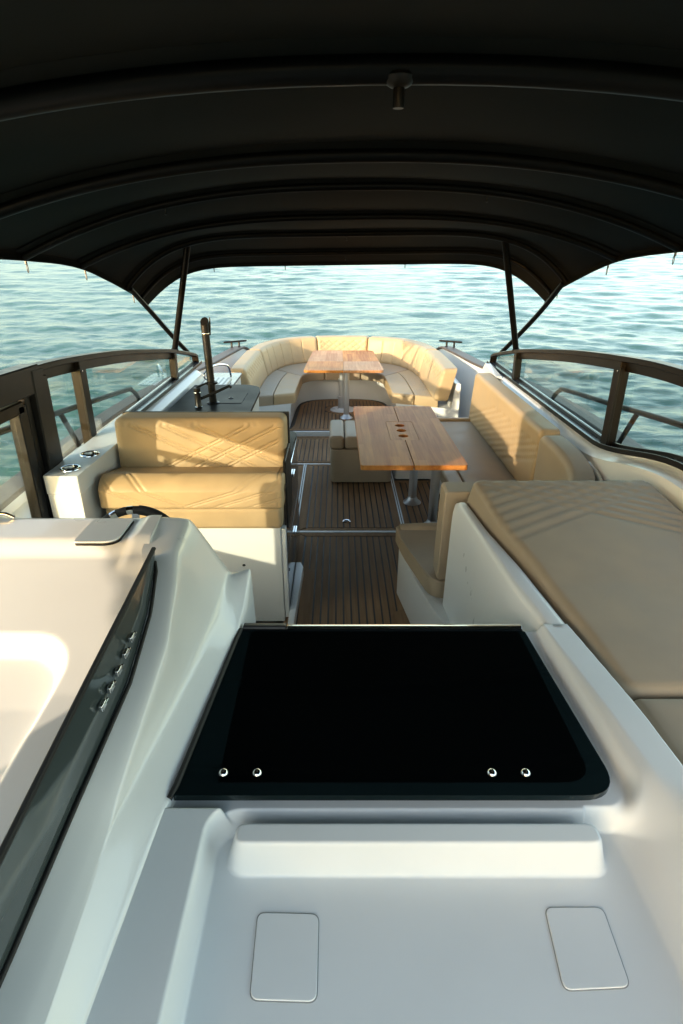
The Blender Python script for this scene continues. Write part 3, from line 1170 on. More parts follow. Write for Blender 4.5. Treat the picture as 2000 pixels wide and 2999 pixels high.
# ------------------------------------------------ steering wheel
wheel = thing("steering_wheel", "black wrapped steering wheel with silver bands behind the dash", "wheel", (-0.83, 1.86, 1.0))
wc, wr = Vector((-0.875, 1.97, 0.985)), 0.195
ax_u, ax_v = Vector((1, 0, 0)), Vector((0, math.sin(R(35)) * 0.7, math.cos(R(25)))).normalized()


def wpt(a):
    return wc + ax_u * (wr * math.cos(R(a))) + ax_v * (wr * math.sin(R(a)))


tube("rim", [wpt(a) for a in range(0, 360, 8)], 0.0165, M_RUBBER, wheel, 12, True)
for a0 in (92, 112, 272, 292, 182):
    tube("silver_band", [wpt(a0 + k * 2.5) for k in range(4)], 0.0172, M_CHROME, wheel, 12)
tube("grip", [wpt(a) for a in range(38, 90, 6)], 0.0195, M_RUBBER, wheel, 12)
for a in (90, 210, 330):
    bar_path("spoke", [wc, wc + (wpt(a) - wc) * 0.5, wpt(a)], 0.03, 0.008, M_ALU, wheel, side=(1, 0.2, 0))
lathe("hub", [(0, 0.02), (0.035, 0.015), (0.045, 0.0), (0.045, -0.08)], wc, M_BLACK, wheel, 20, Euler((R(-65), 0, 0)))

# ================================================================== SUNPAD AND ITS BASE
spb = thing("white_partition", "tall white moulded partition carrying the starboard sunpad", "partition", (1.0, 1.8, 0.0))
rows = []
for y in np.concatenate([np.linspace(1.50, 2.56, 30), [2.585, 2.60]]):
    a, b, t_ = float(xr2(y)), float(xr3(y)), float(zc(y))
    rnd = 0.02 * float(sm(2.56, 2.6, y))
    flare = 0.05
    inn = a - 0.012
    P = [Vector((a - flare * 0.2, y, 0.0)), Vector((inn - 0.008, y, 0.30)), Vector((inn, y, t_ - 0.09)), Vector((a, y, t_ - rnd)), Vector((b, y, t_ - rnd)), Vector((b + 0.02, y, t_ - 0.06)), Vector((b + 0.05, y, t_ - 0.10)), Vector((1.49, y, 0.90)), Vector((1.49, y, 0.0))]
    rows.append(chaikin(P, 2, 0.16))
loft_closed("partition_moulding", rows, M_WHITE, spb, 50)
box("pad_bed", 0.72, 1.49, 0.25, 1.50, 0.5, 0.90, M_WHITE, spb, 0.004)
# corner pillar of the seat base, rounded
prism("seat_plinth", round_poly([(0.40, 2.36), (0.56, 2.30), (0.56, 2.62), (0.455, 2.70), (0.30, 3.28), (0.34, 3.30), (1.4, 3.30), (1.4, 2.72), (1.0, 2.5), (0.6, 2.3)][:0] or [(0.475, 2.40), (1.45, 2.40), (1.45, 3.28), (0.315, 3.28), (0.40, 2.72)], [0.06, 0.01, 0.01, 0.05, 0.12], 8), 0.0, 0.345, M_WHITE, spb, 0.006, 2)

pad = thing("sunpad", "large taupe leather sunpad with quilted head end beside the hatch", "sunpad", (1.05, 1.9, 0.9))


def pad_map(y0, L, top_far, top_near):
    def fn(u, w, n):
        # u across 0..1 (m), w along towards aft
        y = y0 + w
        xl = float(xr3(y)) + 0.012 + (0.02 * (n > 0.03))
        xr_ = 1.47
        x = xl + (xr_ - xl) * (u / 0.88)
        zt = float(np.interp(y, [0.25, 1.19, 1.75, 2.2, 2.55, 2.66], [0.935, 0.93, 0.93, 0.955, 0.985, 0.99]))
        return (x, y, zt - 0.035 + n)
    return fn


def pad_groove(u, w):
    x = 0.62 + u
    y = 1.205 + w
    g = np.zeros_like(x)
    for c in (2.30, 2.37, 2.44, 2.51, 2.58, 2.65, 2.72, 2.79):
        for s in (1, -1):
            d = (y - s * 0.55 * (x - 1.06) - c) / 1.141
            g = np.maximum(g, gdouble(d, 0.005, 0.006, 0.008))
    v_lim = 2.30 - 0.55 * np.abs(x - 1.06)
    return np.where(y > v_lim - 0.03, g, 0.0)


cushion("pad_cushion", 0.88, 1.43, 0.115, 0.035, pad_map(1.205, 1.43, 0, 0), M_LEATHER2, pad, groove=pad_groove, step=0.011, cr=0.05)
pad2 = thing("sunpad_extension", "plain taupe leather cushion forward of the quilted sunpad", "sunpad", (1.05, 0.7, 0.9))
cushion("pad_cushion", 0.88, 0.93, 0.112, 0.03, pad_map(0.262, 0.93, 0, 0), M_LEATHER2, pad2, step=0.03, cr=0.03)

# ================================================================== DINETTE SEATING
din = thing("dinette_seating", "beige leather dinette bench wrapping round the starboard side of table", "bench", (1.1, 4.2, 0.0))
# forward seat
seat_poly = [(0.300, 3.36), (0.335, 3.10), (0.425, 2.70), (0.47, 2.655), (0.56, 2.645), (1.40, 2.70), (1.40, 3.36)]
prism("forward_seat_cushion", round_poly(seat_poly, [0.05, 0.05, 0.05, 0.03, 0.01, 0.01, 0.02], 7), 0.348, 0.455, M_LEATHER2, din, 0.028, 4, sharp=60)
tube("knee_roll", spline([(0.335, 3.325, 0.435), (0.5, 3.325, 0.442), (0.9, 3.325, 0.442), (1.38, 3.325, 0.442)], 4), 0.042, M_LEATHER2, din, 14)
tube("seat_piping", spline([(0.318, 3.20, 0.452), (0.362, 2.99, 0.4545), (0.435, 2.715, 0.454), (0.478, 2.668, 0.453)], 6), 0.004, M_LEATHER2, din, 6)
# forward backrest: slab with its end towards the aisle
fb = prism_y("forward_backrest", rrect(0.0, 1.0, 0.0, 1.0, 0.0)[:0] or round_poly([(0.462, 0.465), (1.30, 0.465), (1.30, 0.985), (0.472, 0.985)], 0.025, 4), 2.655, 2.80, M_LEATHER2, din, 0.022, 4)
# corner backrest, curved in plan
cp = Path2([(1.10, 2.93), (1.30, 2.96), (1.41, 3.06), (1.455, 3.24), (1.462, 3.5), (1.455, 3.81)])


def corner_map(u, w, n):
    s = u / 0.95 * cp.L
    p = cp.at(s)
    q = cp.at(min(s + 0.01, cp.L)) - cp.at(max(s - 0.01, 0))
    q.normalize()
    nrm = Vector((-q.y, q.x))
    off = 0.0 + n - 0.05 * (1 - w / 0.505) * 0
    tall = 1.0 - 0.16 * float(sm(0.75, 0.1, u))
    return (p.x + nrm.x * off, p.y + nrm.y * off, 0.44 + w * tall)


cushion("corner_backrest", 0.95, 0.505, 0.14, 0.045, corner_map, M_LEATHER2, din, step=0.025, cr=0.06)
# side backrest


def side_back_map(u, w, n):
    y = 3.84 + u
    x = 1.455 - n * 1.0 + 0.03 * (w / 0.50)
    return (x, y, 0.445 + w)


def side_groove(u, w):
    g = np.zeros_like(u)
    for k in range(10):
        c = 0.30 + 0.052 * k
        d = (w - (c - 0.34 * u) + 0.0) / 1.06
        lim = (u > 0.25)
        g = np.maximum(g, np.where(w < 0.40 - 0.02 * u, gdouble(d, 0.008, 0.006, 0.007), 0))
    for k in range(4):
        c = -0.95 - 0.06 * k
        d = (w - (0.5 * u + c)) / 1.1
        g = np.maximum(g, np.where((w < 0.34), gdouble(d, 0.003, 0.004, 0.005), 0) * 0.0)
    return g


cushion("side_backrest", 2.10, 0.505, 0.14, 0.035, side_back_map, M_LEATHER, din, groove=side_groove, step=0.013, cr=0.05)
# side seat with a front border strip, aft return
prism("side_seat_cushion", rrect(0.915, 1.40, 3.37, 5.86, 0.03, 4), 0.345, 0.452, M_LEATHER2, din, 0.014, 3)
prism("side_seat_front_strip", rrect(0.78, 0.912, 3.37, 5.86, 0.03, 4), 0.343, 0.450, M_LEATHER2, din, 0.020, 3)
box("aft_seat_lip", 0.50, 1.36, 5.862, 5.93, 0.36, 0.478, M_LEATHER, din, 0.02, 4)
prism("side_seat_base", round_poly([(0.88, 3.30), (1.48, 3.30), (1.48, 5.90), (0.50, 5.90), (0.50, 5.34), (0.86, 5.34), (0.89, 5.2)], [0.02, 0.01, 0.01, 0.05, 0.03, 0.03, 0.03], 5), 0.0, 0.344, M_WHITE, din, 0.005, 2)
# white moulded shelf behind the corner with a cup holder
shelf = prism("corner_shelf_moulding", round_poly([(1.10, 2.62), (1.50, 2.62), (1.50, 3.6), (1.49, 3.6), (1.475, 3.24), (1.43, 3.04), (1.31, 2.93), (1.10, 2.90)], 0.005, 3), 0.5, 0.80, M_WHITE, din, 0.004)
lathe("cup_holder", [(0.040, 0.002), (0.046, 0.006), (0.05, 0.001), (0.05, -0.002)], (1.42, 2.78, 0.802), M_BLACK, din, 24)
rimp = spline([(1.12, 2.90, 0.83), (1.32, 2.925, 0.835), (1.44, 3.03, 0.845), (1.488, 3.20, 0.865), (1.495, 3.36, 0.88)], 6)
bar_path("backrest_rim", rimp, 0.035, 0.03, M_WHITE, din, side=(0, 0, 1), bev=0.008)

ott = thing("ottoman", "taupe leather ottoman box standing at the aisle end of table", "ottoman", (0.16, 5.5, 0.0))
prism("ottoman_body", rrect(-0.145, 0.455, 5.215, 5.80, 0.05, 6), 0.012, 0.352, M_LEATHER2, ott, 0.012, 3)
prism("top_side_cushion", rrect(-0.155, -0.012, 5.20, 5.81, 0.035, 5), 0.355, 0.488, M_LEATHER2, ott, 0.035, 5, sharp=60)
prism("top_cushion", rrect(-0.008, 0.465, 5.20, 5.81, 0.035, 5), 0.355, 0.482, M_LEATHER2, ott, 0.035, 5, sharp=60)
for x in (-0.09, 0.40):
    for y in (5.27, 5.74):
        lathe("foot", [(0.02, 0.0), (0.02, 0.013), (0, 0.013)], (x, y, 0.0), M_BLACK, ott, 10)

# ================================================================== TABLES
t2 = thing("dinette_table", "long varnished wooden folding table with three cup holes beside the aisle", "table", (0.45, 4.5, 0.0))
ZT = 0.742


def cut_leaf(name, poly, mat=M_TABLE):
    o = prism(name, poly, ZT - 0.036, ZT, mat, t2, 0.006, 3)
    return o


tp_pts = [(0.085, 3.71), (0.4525, 3.71), (0.4525, 4.285), (0.340, 4.285), (0.340, 4.815), (0.4525, 4.815), (0.4525, 5.35), (0.075, 5.35)]
cut_leaf("table_leaf", round_poly(tp_pts, [0.03, 0.006, 0.001, 0.02, 0.02, 0.001, 0.006, 0.03], 5))
tp_pts = [(0.4595, 3.71), (0.832, 3.71), (0.810, 5.35), (0.4595, 5.35), (0.4595, 4.815), (0.5685, 4.815), (0.5685, 4.285), (0.4595, 4.285)]
cut_leaf("table_leaf", round_poly(tp_pts, [0.006, 0.03, 0.03, 0.006, 0.001, 0.02, 0.02, 0.001], 5))
# centre panel with three holes
holes = [(0.452, 4.40), (0.452, 4.55), (0.452, 4.70)]
holed_plate("cup_panel", round_poly([(0.343, 4.288), (0.5655, 4.288), (0.5655, 4.812), (0.343, 4.812)], 0.02, 5), holes, 0.041, ZT - 0.034, ZT - 0.001, M_TABLE, t2)
for h in holes:
    lathe("cup_well", [(0.0395, 0.0), (0.0395, -0.055), (0, -0.055)], (h[0], h[1], ZT - 0.006), M_TABLEE, t2, 24)
for (x, y) in ((0.605, 4.76), (0.712, 4.27)):
    lg = lathe("leg", [(0.037, 0.0), (0.037, 0.70)], (x, y, 0.005), M_ALU, t2, 28)
    lathe("floor_flange", [(0, 0.06), (0.037, 0.06), (0.044, 0.05), (0.052, 0.03), (0.075, 0.012), (0.082, 0.004), (0.082, 0.0)], (x, y, 0.0), M_ALU, lg, 30)
    lathe("top_flange", [(0.04, -0.03), (0.07, -0.008), (0.085, 0.0)], (x, y, ZT - 0.037), M_ALU, lg, 26)

t1 = thing("stern_table", "square varnished wooden table standing inside the stern lounge", "table", (0, 7.9, 0.06))
corn = {(-1, -1): (-0.506, 7.22), (1, -1): (0.510, 7.22), (1, 1): (0.455, 8.77), (-1, 1): (-0.440, 8.77)}
mid = 7.86
ml, mr2 = -0.506 + (mid - 7.22) / 1.55 * 0.066, 0.510 - (mid - 7.22) / 1.55 * 0.055
quads = [([(-0.506, 7.22), (-0.0015, 7.22), (-0.0015, mid - 0.0015), (ml, mid - 0.0015)], [0.07, 0.002, 0.002, 0.002]),
         ([(0.0015, 7.22), (0.510, 7.22), (mr2, mid - 0.0015), (0.0015, mid - 0.0015)], [0.002, 0.07, 0.002, 0.002]),
         ([(0.0015, mid + 0.0015), (mr2, mid + 0.0015), (0.455, 8.77), (0.0015, 8.77)], [0.002, 0.002, 0.07, 0.002]),
         ([(ml, mid + 0.0015), (-0.0015, mid + 0.0015), (-0.0015, 8.77), (-0.440, 8.77)], [0.002, 0.002, 0.002, 0.07])]
M_TABLE_B = teak_mat("varnished_pale_wood", (0.38, 0.165, 0.070), (0.56, 0.31, 0.16), 0.5, 0.06, strips=0.08, tone=0.4)
M_TABLE_C = teak_mat("varnished_orange_wood", (0.40, 0.14, 0.030), (0.58, 0.26, 0.07), 0.5, 0.06, strips=0.09, tone=0.4)
for (pts, rr), mt in zip(quads, (M_TABLE_C, M_TABLE_B, M_TABLE, M_TABLE_B)):
    prism("table_quarter", round_poly(pts, rr, 6), 0.69, 0.722, mt, t1, 0.004, 2)
lg = lathe("leg", [(0.037, 0.0), (0.037, 0.63)], (0.04, 7.42, 0.062), M_ALU, t1, 28)
lathe("floor_flange", [(0.037, 0.05), (0.05, 0.03), (0.08, 0.01), (0.085, 0.0)], (0.04, 7.42, 0.06), M_ALU, lg, 28)
lg = lathe("telescopic_leg", [(0.055, 0.0), (0.055, 0.16), (0.062, 0.165), (0.062, 0.185), (0.046, 0.19), (0.046, 0.40), (0.053, 0.405), (0.053, 0.425), (0.038, 0.43), (0.038, 0.63)], (-0.015, 7.86, 0.066), M_ALU, t1, 28)
lathe("floor_disc", [(0, 0.03), (0.07, 0.03), (0.10, 0.02), (0.165, 0.014), (0.178, 0.006), (0.18, 0.0)], (0.0, 7.86, 0.055), M_WHITE, lg, 40)

# ================================================================== STERN LOUNGE
sofa = thing("stern_sofa", "horseshoe beige leather sofa with quilted backs round the stern", "sofa", (0, 8.2, 0.06))
oc_half = [(-1.33, 6.62), (-1.335, 7.3), (-1.315, 8.05), (-1.20, 8.70), (-0.93, 9.17), (-0.45, 9.42), (0, 9.47)]
ic_half = [(-0.63, 6.95), (-0.62, 7.5), (-0.60, 8.05), (-0.54, 8.25), (-0.42, 8.36), (-0.22, 8.41), (0, 8.42)]
OC = Path2(oc_half + [(-a, b) for a, b in reversed(oc_half[:-1])])
IC = Path2(ic_half + [(-a, b) for a, b in reversed(ic_half[:-1])])
ZB, ZS = 0.465, 0.485          # backrest foot, seat top


def back_map(s0, L, Wd):
    def fn(u, w, n):
        s = s0 + u
        p = OC.at(s)
        q = OC.at(min(s + 0.05, OC.L)) - OC.at(max(s - 0.05, 0))
        q.normalize()
        nrm = Vector((q.y, -q.x))     # inwards
        lean = 0.09 * (1 - w / Wd)
        off = n + lean + 0.02
        return (p.x + nrm.x * off, p.y + nrm.y * off, ZB + w)
    return fn


sA = 0.02
sB = OC.s_of((-1.315, 8.05))
sC = OC.s_of((-0.43, 9.425))
sD = OC.L - sC
sE = OC.L - sB
sF = OC.L - 0.02
WB = 0.385


def g_chev(L):
    def g(u, w):
        out = np.zeros_like(u)
        for k in range(-14, 24):
            for sgn in (1, -1):
                d = (w - sgn * 0.62 * (u - L / 2) - 0.085 * k - 0.03) / 1.18
                out = np.maximum(out, gline(d, 0.009, 0.008))
        return out * sm(0.20, 0.26, w)
    return g


def g_diam(L):
    def g(u, w):
        out = np.zeros_like(u)
        for k in range(-14, 24):
            for sgn in (1, -1):
                d = (w - sgn * 0.62 * (u - L / 2) - 0.085 * k - 0.03) / 1.18
                out = np.maximum(out, gline(d, 0.009, 0.008))
        return out
    return g


def g_chan(L, n):
    def g(u, w):
        out = np.zeros_like(u)
        for k in range(1, n):
            out = np.maximum(out, gline(u - L * k / n, 0.012, 0.009))
        return out
    return g


for (a, b, gf, nm) in ((sA, sB, g_chev, "side_backrest"), (sB, sC, lambda L: g_chan(L, 6), "channelled_backrest"), (sC, sD, g_diam, "quilted_backrest"),
                       (sD, sE, lambda L: g_chan(L, 6), "channelled_backrest"), (sE, sF, g_chev, "side_backrest")):
    L = b - a - 0.008
    cushion(nm, L, WB, 0.17, 0.05, back_map(a + 0.004, L, WB), M_LEATHER, sofa, groove=gf(L), step=0.011, cr=0.045, crown=0.008)
# rolled lip at the front ends of the side backs
def seat_map(f0, f1, Lx, w0, w1):
    def fn(u, w, n):
        f = f0 + (f1 - f0) * u / Lx
        o, i = OC.at(f * OC.L), IC.at(f * IC.L)
        d = (i - o)
        t_ = w0 + (w1 - w0) * (w / 1.0)
        p = o + d * t_
        return (p.x, p.y, ZS - 0.125 + n)
    return fn


def seat_groove(u, w):
    g = np.zeros_like(u)
    for k in range(-20, 30):
        d = (w - 0.85 * u - 0.11 * k) / 1.3
        g = np.maximum(g, gline(d, 0.006, 0.007))
    return g


fr = [0.012, 0.30, 0.43, 0.57, 0.70, 0.988]
for k in range(5):
    f0, f1 = fr[k] + 0.0012, fr[k + 1] - 0.0012
    Lx = (f1 - f0) * OC.L * 0.8
    if k in (0, 4):
        cushion("seat_cushion", Lx, 1.0, 0.125, 0.03, seat_map(f0, f1, Lx, 0.27, 0.66), M_LEATHER2 if k == 0 else M_LEATHER, sofa, groove=seat_groove, step=0.022, cr=0.03)
        cushion("seat_border", Lx, 1.0, 0.125, 0.04, seat_map(f0, f1, Lx, 0.664, 1.04), M_LEATHER, sofa, step=0.03, cr=0.05)
    else:
        cushion("seat_cushion", Lx, 1.0, 0.122, 0.03, seat_map(f0, f1, Lx, 0.15, 1.03), M_LEATHER2, sofa, step=0.03, cr=0.03)
# white base: follows the inner curve
N = 70
top_in, bot_in, outc = [], [], []
for k in range(N + 1):
    f = 0.012 + 0.976 * k / N
    o, i = OC.at(f * OC.L), IC.at(f * IC.L)
    top_in.append(o + (i - o) * 0.97)
    bot_in.append(o + (i - o) * 0.93)
    outc.append(o + (o - i).normalized() * 0.045)
rows = []
for k in range(N + 1):
    a, b, c = top_in[k], bot_in[k], outc[k]
    rows.append([(c.x, c.y, 0.05), (c.x, c.y, 0.66), (c.x + (a.x - c.x) * 0.04, c.y + (a.y - c.y) * 0.04, 0.67), (c.x + (a.x - c.x) * 0.08, c.y + (a.y - c.y) * 0.08, 0.66),
                 (c.x + (a.x - c.x) * 0.12, c.y + (a.y - c.y) * 0.12, 0.359), (a.x, a.y, 0.359), (a.x + (c.x - a.x) * 0.01, a.y + (c.y - a.y) * 0.01, 0.34), (b.x, b.y, 0.10), (b.x, b.y, 0.05)])
loft_closed("sofa_base", rows, M_WHITE, sofa, 35)

# ------------------------------------------------ cleats
for s, lab in ((-1, "black mooring cleat on the port quarter rail"), (1, "black mooring cleat on the starboard quarter rail")):
    c = Vector((s * 1.53, 8.35, 0.835))
    cl = thing("cleat", lab, "cleat", c, "cleats on the stern quarters")
    ax = Vector((s * -0.18, 1, 0)).normalized()
    ax = Vector((0.95, -s * 0.28, 0)).normalized() if False else Vector((1.0, s * -0.55, 0)).normalized()
    for q in (-0.055, 0.055):
        p = c + ax * q
        lathe("post", [(0.022, 0.0), (0.015, 0.01), (0.014, 0.07)], p, M_BLACK, cl, 12)
    tube("horn", [c + ax * q + Vector((0, 0, 0.078)) for q in (-0.17, -0.15, 0.15, 0.17)], [0.010, 0.014, 0.014, 0.010], M_BLACK, cl, 10)

# ================================================================== GALLEY
gal = thing("galley_unit", "white galley unit with black worktop behind the helm seat", "cabinet", (-0.9, 4.5, 0.0))
wt = [(-0.385, 3.38), (-0.365, 3.95), (-0.40, 4.02), (-0.78, 4.06), (-0.80, 5.32), (-0.83, 5.48), (-0.92, 5.565), (-1.05, 5.58), (-1.47, 5.56), (-1.47, 3.38)]
prism("worktop", round_poly(wt, [0.01, 0.05, 0.04, 0.03, 0.06, 0.05, 0.05, 0.04, 0.02, 0.01], 5), 0.872, 0.90, M_COUNTER, gal, 0.004, 2)
prism("cabinet_body", [(-0.40, 3.39), (-0.385, 3.98), (-0.80, 4.02), (-0.82, 5.33), (-0.95, 5.52), (-1.46, 5.52), (-1.46, 3.39)], 0.0, 0.870, M_WHITE, gal, 0.004)
# glossy doors facing the aisle
for (y0, y1, z0, z1) in ((2.98, 3.98, 0.455, 0.862), (2.98, 3.98, 0.02, 0.445)):
    d = box("gloss_door", -0.384, -0.372, y0, y1, z0, z1, M_GLOSSB, gal, 0.002)
    box("door_handle", -0.372, -0.360, y0 + 0.52, y0 + 0.62, (z0 + z1) / 2 + 0.08, (z0 + z1) / 2 + 0.10, M_CHROME, d, 0.003)
box("worktop_edge_trim", -0.3745, -0.3675, 3.40, 3.94, 0.866, 0.8725, M_CHROME, gal, 0.001)
prism("sink_lid", round_poly([(-1.16, 4.82), (-0.90, 4.82), (-0.90, 5.22), (-1.16, 5.22)], 0.012, 3), 0.899, 0.9035, M_COUNTER, gal, 0.0015, 2)
lathe("sink_knob", [(0, 0.003), (0.012, 0.003), (0.014, 0.006), (0.022, 0.005), (0.023, 0.0)], (-1.02, 5.0, 0.9035), M_BLACK, gal, 20)

fau = thing("black_faucet", "small black mixer faucet with long spout on the worktop", "faucet", (-1.24, 4.70, 0.90))
lathe("body", [(0.03, 0.0), (0.03, 0.004), (0.026, 0.01), (0.026, 0.12), (0.028, 0.125), (0.028, 0.16), (0, 0.165)], (-1.24, 4.70, 0.90), M_BLACK, fau, 20)
lathe("chrome_ring", [(0.0285, 0.0), (0.0295, 0.003), (0.0285, 0.006)], (-1.24, 4.70, 1.02), M_CHROME, fau, 20)
lathe("chrome_ring", [(0.031, 0.0), (0.032, 0.003), (0.03, 0.006)], (-1.24, 4.70, 0.902), M_CHROME, fau, 20)
tube("spout", [(-1.23, 4.70, 0.965), (-1.12, 4.77, 1.00), (-1.0, 4.85, 1.045), (-0.985, 4.86, 1.03)], 0.013, M_BLACK, fau, 10)
tube("lever", [(-1.24, 4.70, 1.062), (-1.20, 4.76, 1.075), (-1.14, 4.86, 1.082)], 0.009, M_BLACK, fau, 8)

colm = thing("column_tap", "tall black column with slanted cap rising from the worktop", "column", (-1.14, 4.86, 0.90))
cx, cy = -1.145, 4.84
lathe("flange", [(0.055, 0.0), (0.055, 0.006), (0.036, 0.012)], (cx, cy, 0.90), M_BLACK, colm, 24)
lathe("collar", [(0.034, 0.0), (0.052, 0.004), (0.054, 0.014), (0.048, 0.022), (0.033, 0.024)], (cx, cy, 1.06), M_BLACK, colm, 24)
tube("shaft", [(cx, cy, 0.902), (cx - 0.006, cy, 1.2), (cx - 0.012, cy, 1.505)], 0.0315, M_BLACK, colm, 24)
lathe("chrome_ring", [(0.0322, 0.0), (0.0332, 0.004), (0.0322, 0.008)], (cx - 0.011, cy, 1.472), M_CHROME, colm, 24)
rows = []
for k in range(5):
    z = 1.505 + k * 0.02
    ring_ = []
    for q in range(24):
        a = 2 * math.pi * q / 24
        x_, y_ = 0.033 * math.cos(a), 0.033 * math.sin(a)
        ring_.append((cx - 0.012 + x_, cy + y_, 1.505 + (0.035 + 0.9 * (y_ + 0.033)) * k / 4))
    rows.append(ring_)
loft_closed("slanted_cap", rows, M_BLACK, colm, 40)
tube("latch", [(cx + 0.024, cy + 0.01, 1.46), (cx + 0.026, cy + 0.012, 1.54), (cx + 0.030, cy + 0.02, 1.60)], [0.005, 0.009, 0.004], M_BLACK, colm, 10)

side = thing("side_counter", "small grey counter with steel drip grille before the stern sofa", "counter", (-1.3, 6.1, 0.0))
prism("counter_top", round_poly([(-1.50, 5.72), (-1.16, 5.72), (-1.16, 6.55), (-1.50, 6.55)], 0.05, 5), 0.80, 0.825, M_BLUEG, side, 0.004)
box("counter_body", -1.49, -1.18, 5.70, 6.53, 0.0, 0.798, M_WHITE, side, 0.006)
gr = box("drip_tray", -1.43, -1.22, 5.78, 6.20, 0.826, 0.845, M_ALU, side, 0.003)
for i in range(7):
    for j in range(4):
        lathe("slot", [(0, 0.0012), (0.012, 0.0012), (0.012, 0.0)], (-1.40 + 0.05 * j, 5.82 + 0.055 * i, 0.8452), M_BLACK, gr, 8)
tube("hose", spline([(-1.40, 6.0, 0.83), (-1.45, 5.9, 0.92), (-1.38, 6.05, 0.99), (-1.28, 6.3, 0.95), (-1.26, 6.38, 0.83)], 8), 0.012, M_CHROME, side, 8)

# ================================================================== HELM SEAT
hs = thing("helm_chair", "tan leather double helm seat with diamond stitched backrest", "seat", (-0.9, 3.1, 0.0))


def hb_map(u, w, n):
    # face looks forward (-Y); top leans aft
    return (-1.395 + u, 3.36 - n + 0.06 * (w / 0.50) * 0.6, 0.70 + w)


def hb_groove(u, w):
    out = np.zeros_like(u)
    b0, hh = 0.195, 0.295
    for a in (0.05, 0.235, 0.42):
        d = (w - (b0 + hh) + (u - a) * 0.47) / 1.105
        out = np.maximum(out, gdouble(d, 0.0065, 0.005, 0.009))
    for a in (0.27, 0.445, 0.62):
        d = (w - b0 - (u - a) * 0.50) / 1.118
        out = np.maximum(out, gdouble(d, 0.0065, 0.005, 0.009))
    # end piping
    out = np.maximum(out, gline(u - 0.982, 0.006, 0.005))
    return out


cushion("backrest", 1.012, 0.50, 0.155, 0.045, hb_map, M_LEATHER, hs, groove=hb_groove, step=0.0036, cr=0.04, crown=0.0)


def bol_section(x, grow=1.0):
    return None


def bol_map(u, w, n):
    # cushion wrapped round a roll: w runs from the underside lip, up the front and over the top
    x = -1.385 + u
    cyl = 0.16
    if w < 0.16:
        y, z, ny, nz_ = 2.93, 0.90 + w * 0.656, -1.0, 0.0
    elif w < 0.16 + 0.0:
        y, z, ny, nz_ = 2.93, 1.0, -1, 0
    else:
        t_ = (w - 0.16)
        r_ = 0.0
        ang = min(1.0, t_ / 0.06)
        a = ang * R(83)
        y = 2.93 + 0.03 * math.sin(a) + max(0, t_ - 0.06) * 0.985
        z = 1.02 - 0.03 + 0.03 * math.sin(a) + max(0, t_ - 0.06) * 0.10
        ny, nz_ = -math.cos(a), math.sin(a)
        z = 1.005 - max(0, t_ - 0.06) * 0.22
    return (x, y + ny * n * 0.75, z - 0.105 + nz_ * n * 0.75)


def bol_groove(u, w):
    out = np.zeros_like(u)
    for (a, sl) in ((0.02, -0.62), (-0.16, -0.62)):
        d = (w - 0.30 - (u - a) * sl) / 1.17
        out = np.maximum(out, np.where(w < 0.30, gdouble(d, 0.0065, 0.005, 0.009), 0))
    for a in (0.47, 0.645, 0.84):
        d = (w - 0.02 - (u - a) * 0.48) / 1.11
        out = np.maximum(out, np.where(w < 0.36, gdouble(d, 0.0065, 0.005, 0.009), 0))
    out = np.maximum(out, gline(u - 0.982, 0.006, 0.005))
    return out


cushion("bolster", 1.012, 0.50, 0.10, 0.028, bol_map, M_LEATHER, hs, groove=bol_groove, step=0.004, cr=0.022)
prism_x("bolster_core", [(2.93, 0.80), (3.27, 0.80), (3.27, 0.82), (2.95, 0.85)], -1.37, -0.39, M_LEATHER, hs, 0.01)
box("lower_cushion", -1.378, -0.385, 2.885, 3.28, 0.655, 0.795, M_LEATHER, hs, 0.030, 4)
prism("seat_base", round_poly([(-1.37, 2.925), (-0.40, 2.925), (-0.40, 3.38), (-1.37, 3.38)], 0.008, 2), 0.0, 0.652, M_WHITE, hs, 0.004)
box("base_side_panel", -0.398, -0.374, 2.93, 3.30, 0.03, 0.64, M_WHITE, hs, 0.003)
box("side_bracket", -0.384, -0.366, 3.02, 3.36, 0.60, 1.02, M_BLACK, hs, 0.006)
prism_x("back_shell", [(3.372, 0.74), (3.40, 0.74), (3.43, 1.20), (3.40, 1.20)], -1.39, -0.372, M_BLACK, hs, 0.006)
lathe("side_latch", [(0, 0.004), (0.01, 0.004), (0.012, 0.0)], (-0.374, 3.05, 0.30), M_BLACK, hs, 12, Euler((0, R(90), 0)))

box_t = thing("cup_holder_box", "white side box with two steel cup holders left of helm seat", "box", (-1.5, 3.2, 0.0))
prism("box_body", [(-1.60, 2.755), (-1.425, 2.755), (-1.405, 3.86), (-1.60, 3.86)], 0.0, 0.930, M_WHITE, box_t, 0.006, 2)
holed_plate("box_top", round_poly([(-1.603, 2.752), (-1.422, 2.752), (-1.402, 3.862), (-1.603, 3.862)], 0.008, 3), [(-1.508, 2.868), (-1.496, 3.10)], 0.044, 0.932, 1.034, M_DECKW, box_t)
for (x, y) in ((-1.508, 2.868), (-1.496, 3.10)):
    c = lathe("cup_holder", [(0.040, 0.002), (0.042, 0.006), (0.047, 0.007), (0.053, 0.003), (0.054, 0.0)], (x, y, 1.034), M_CHROME, box_t, 32)
    lathe("cup_well", [(0.0435, 0.004), (0.041, 0.0), (0.040, -0.085), (0.034, -0.09), (0, -0.09)], (x, y, 1.034), M_WELL, c, 32)

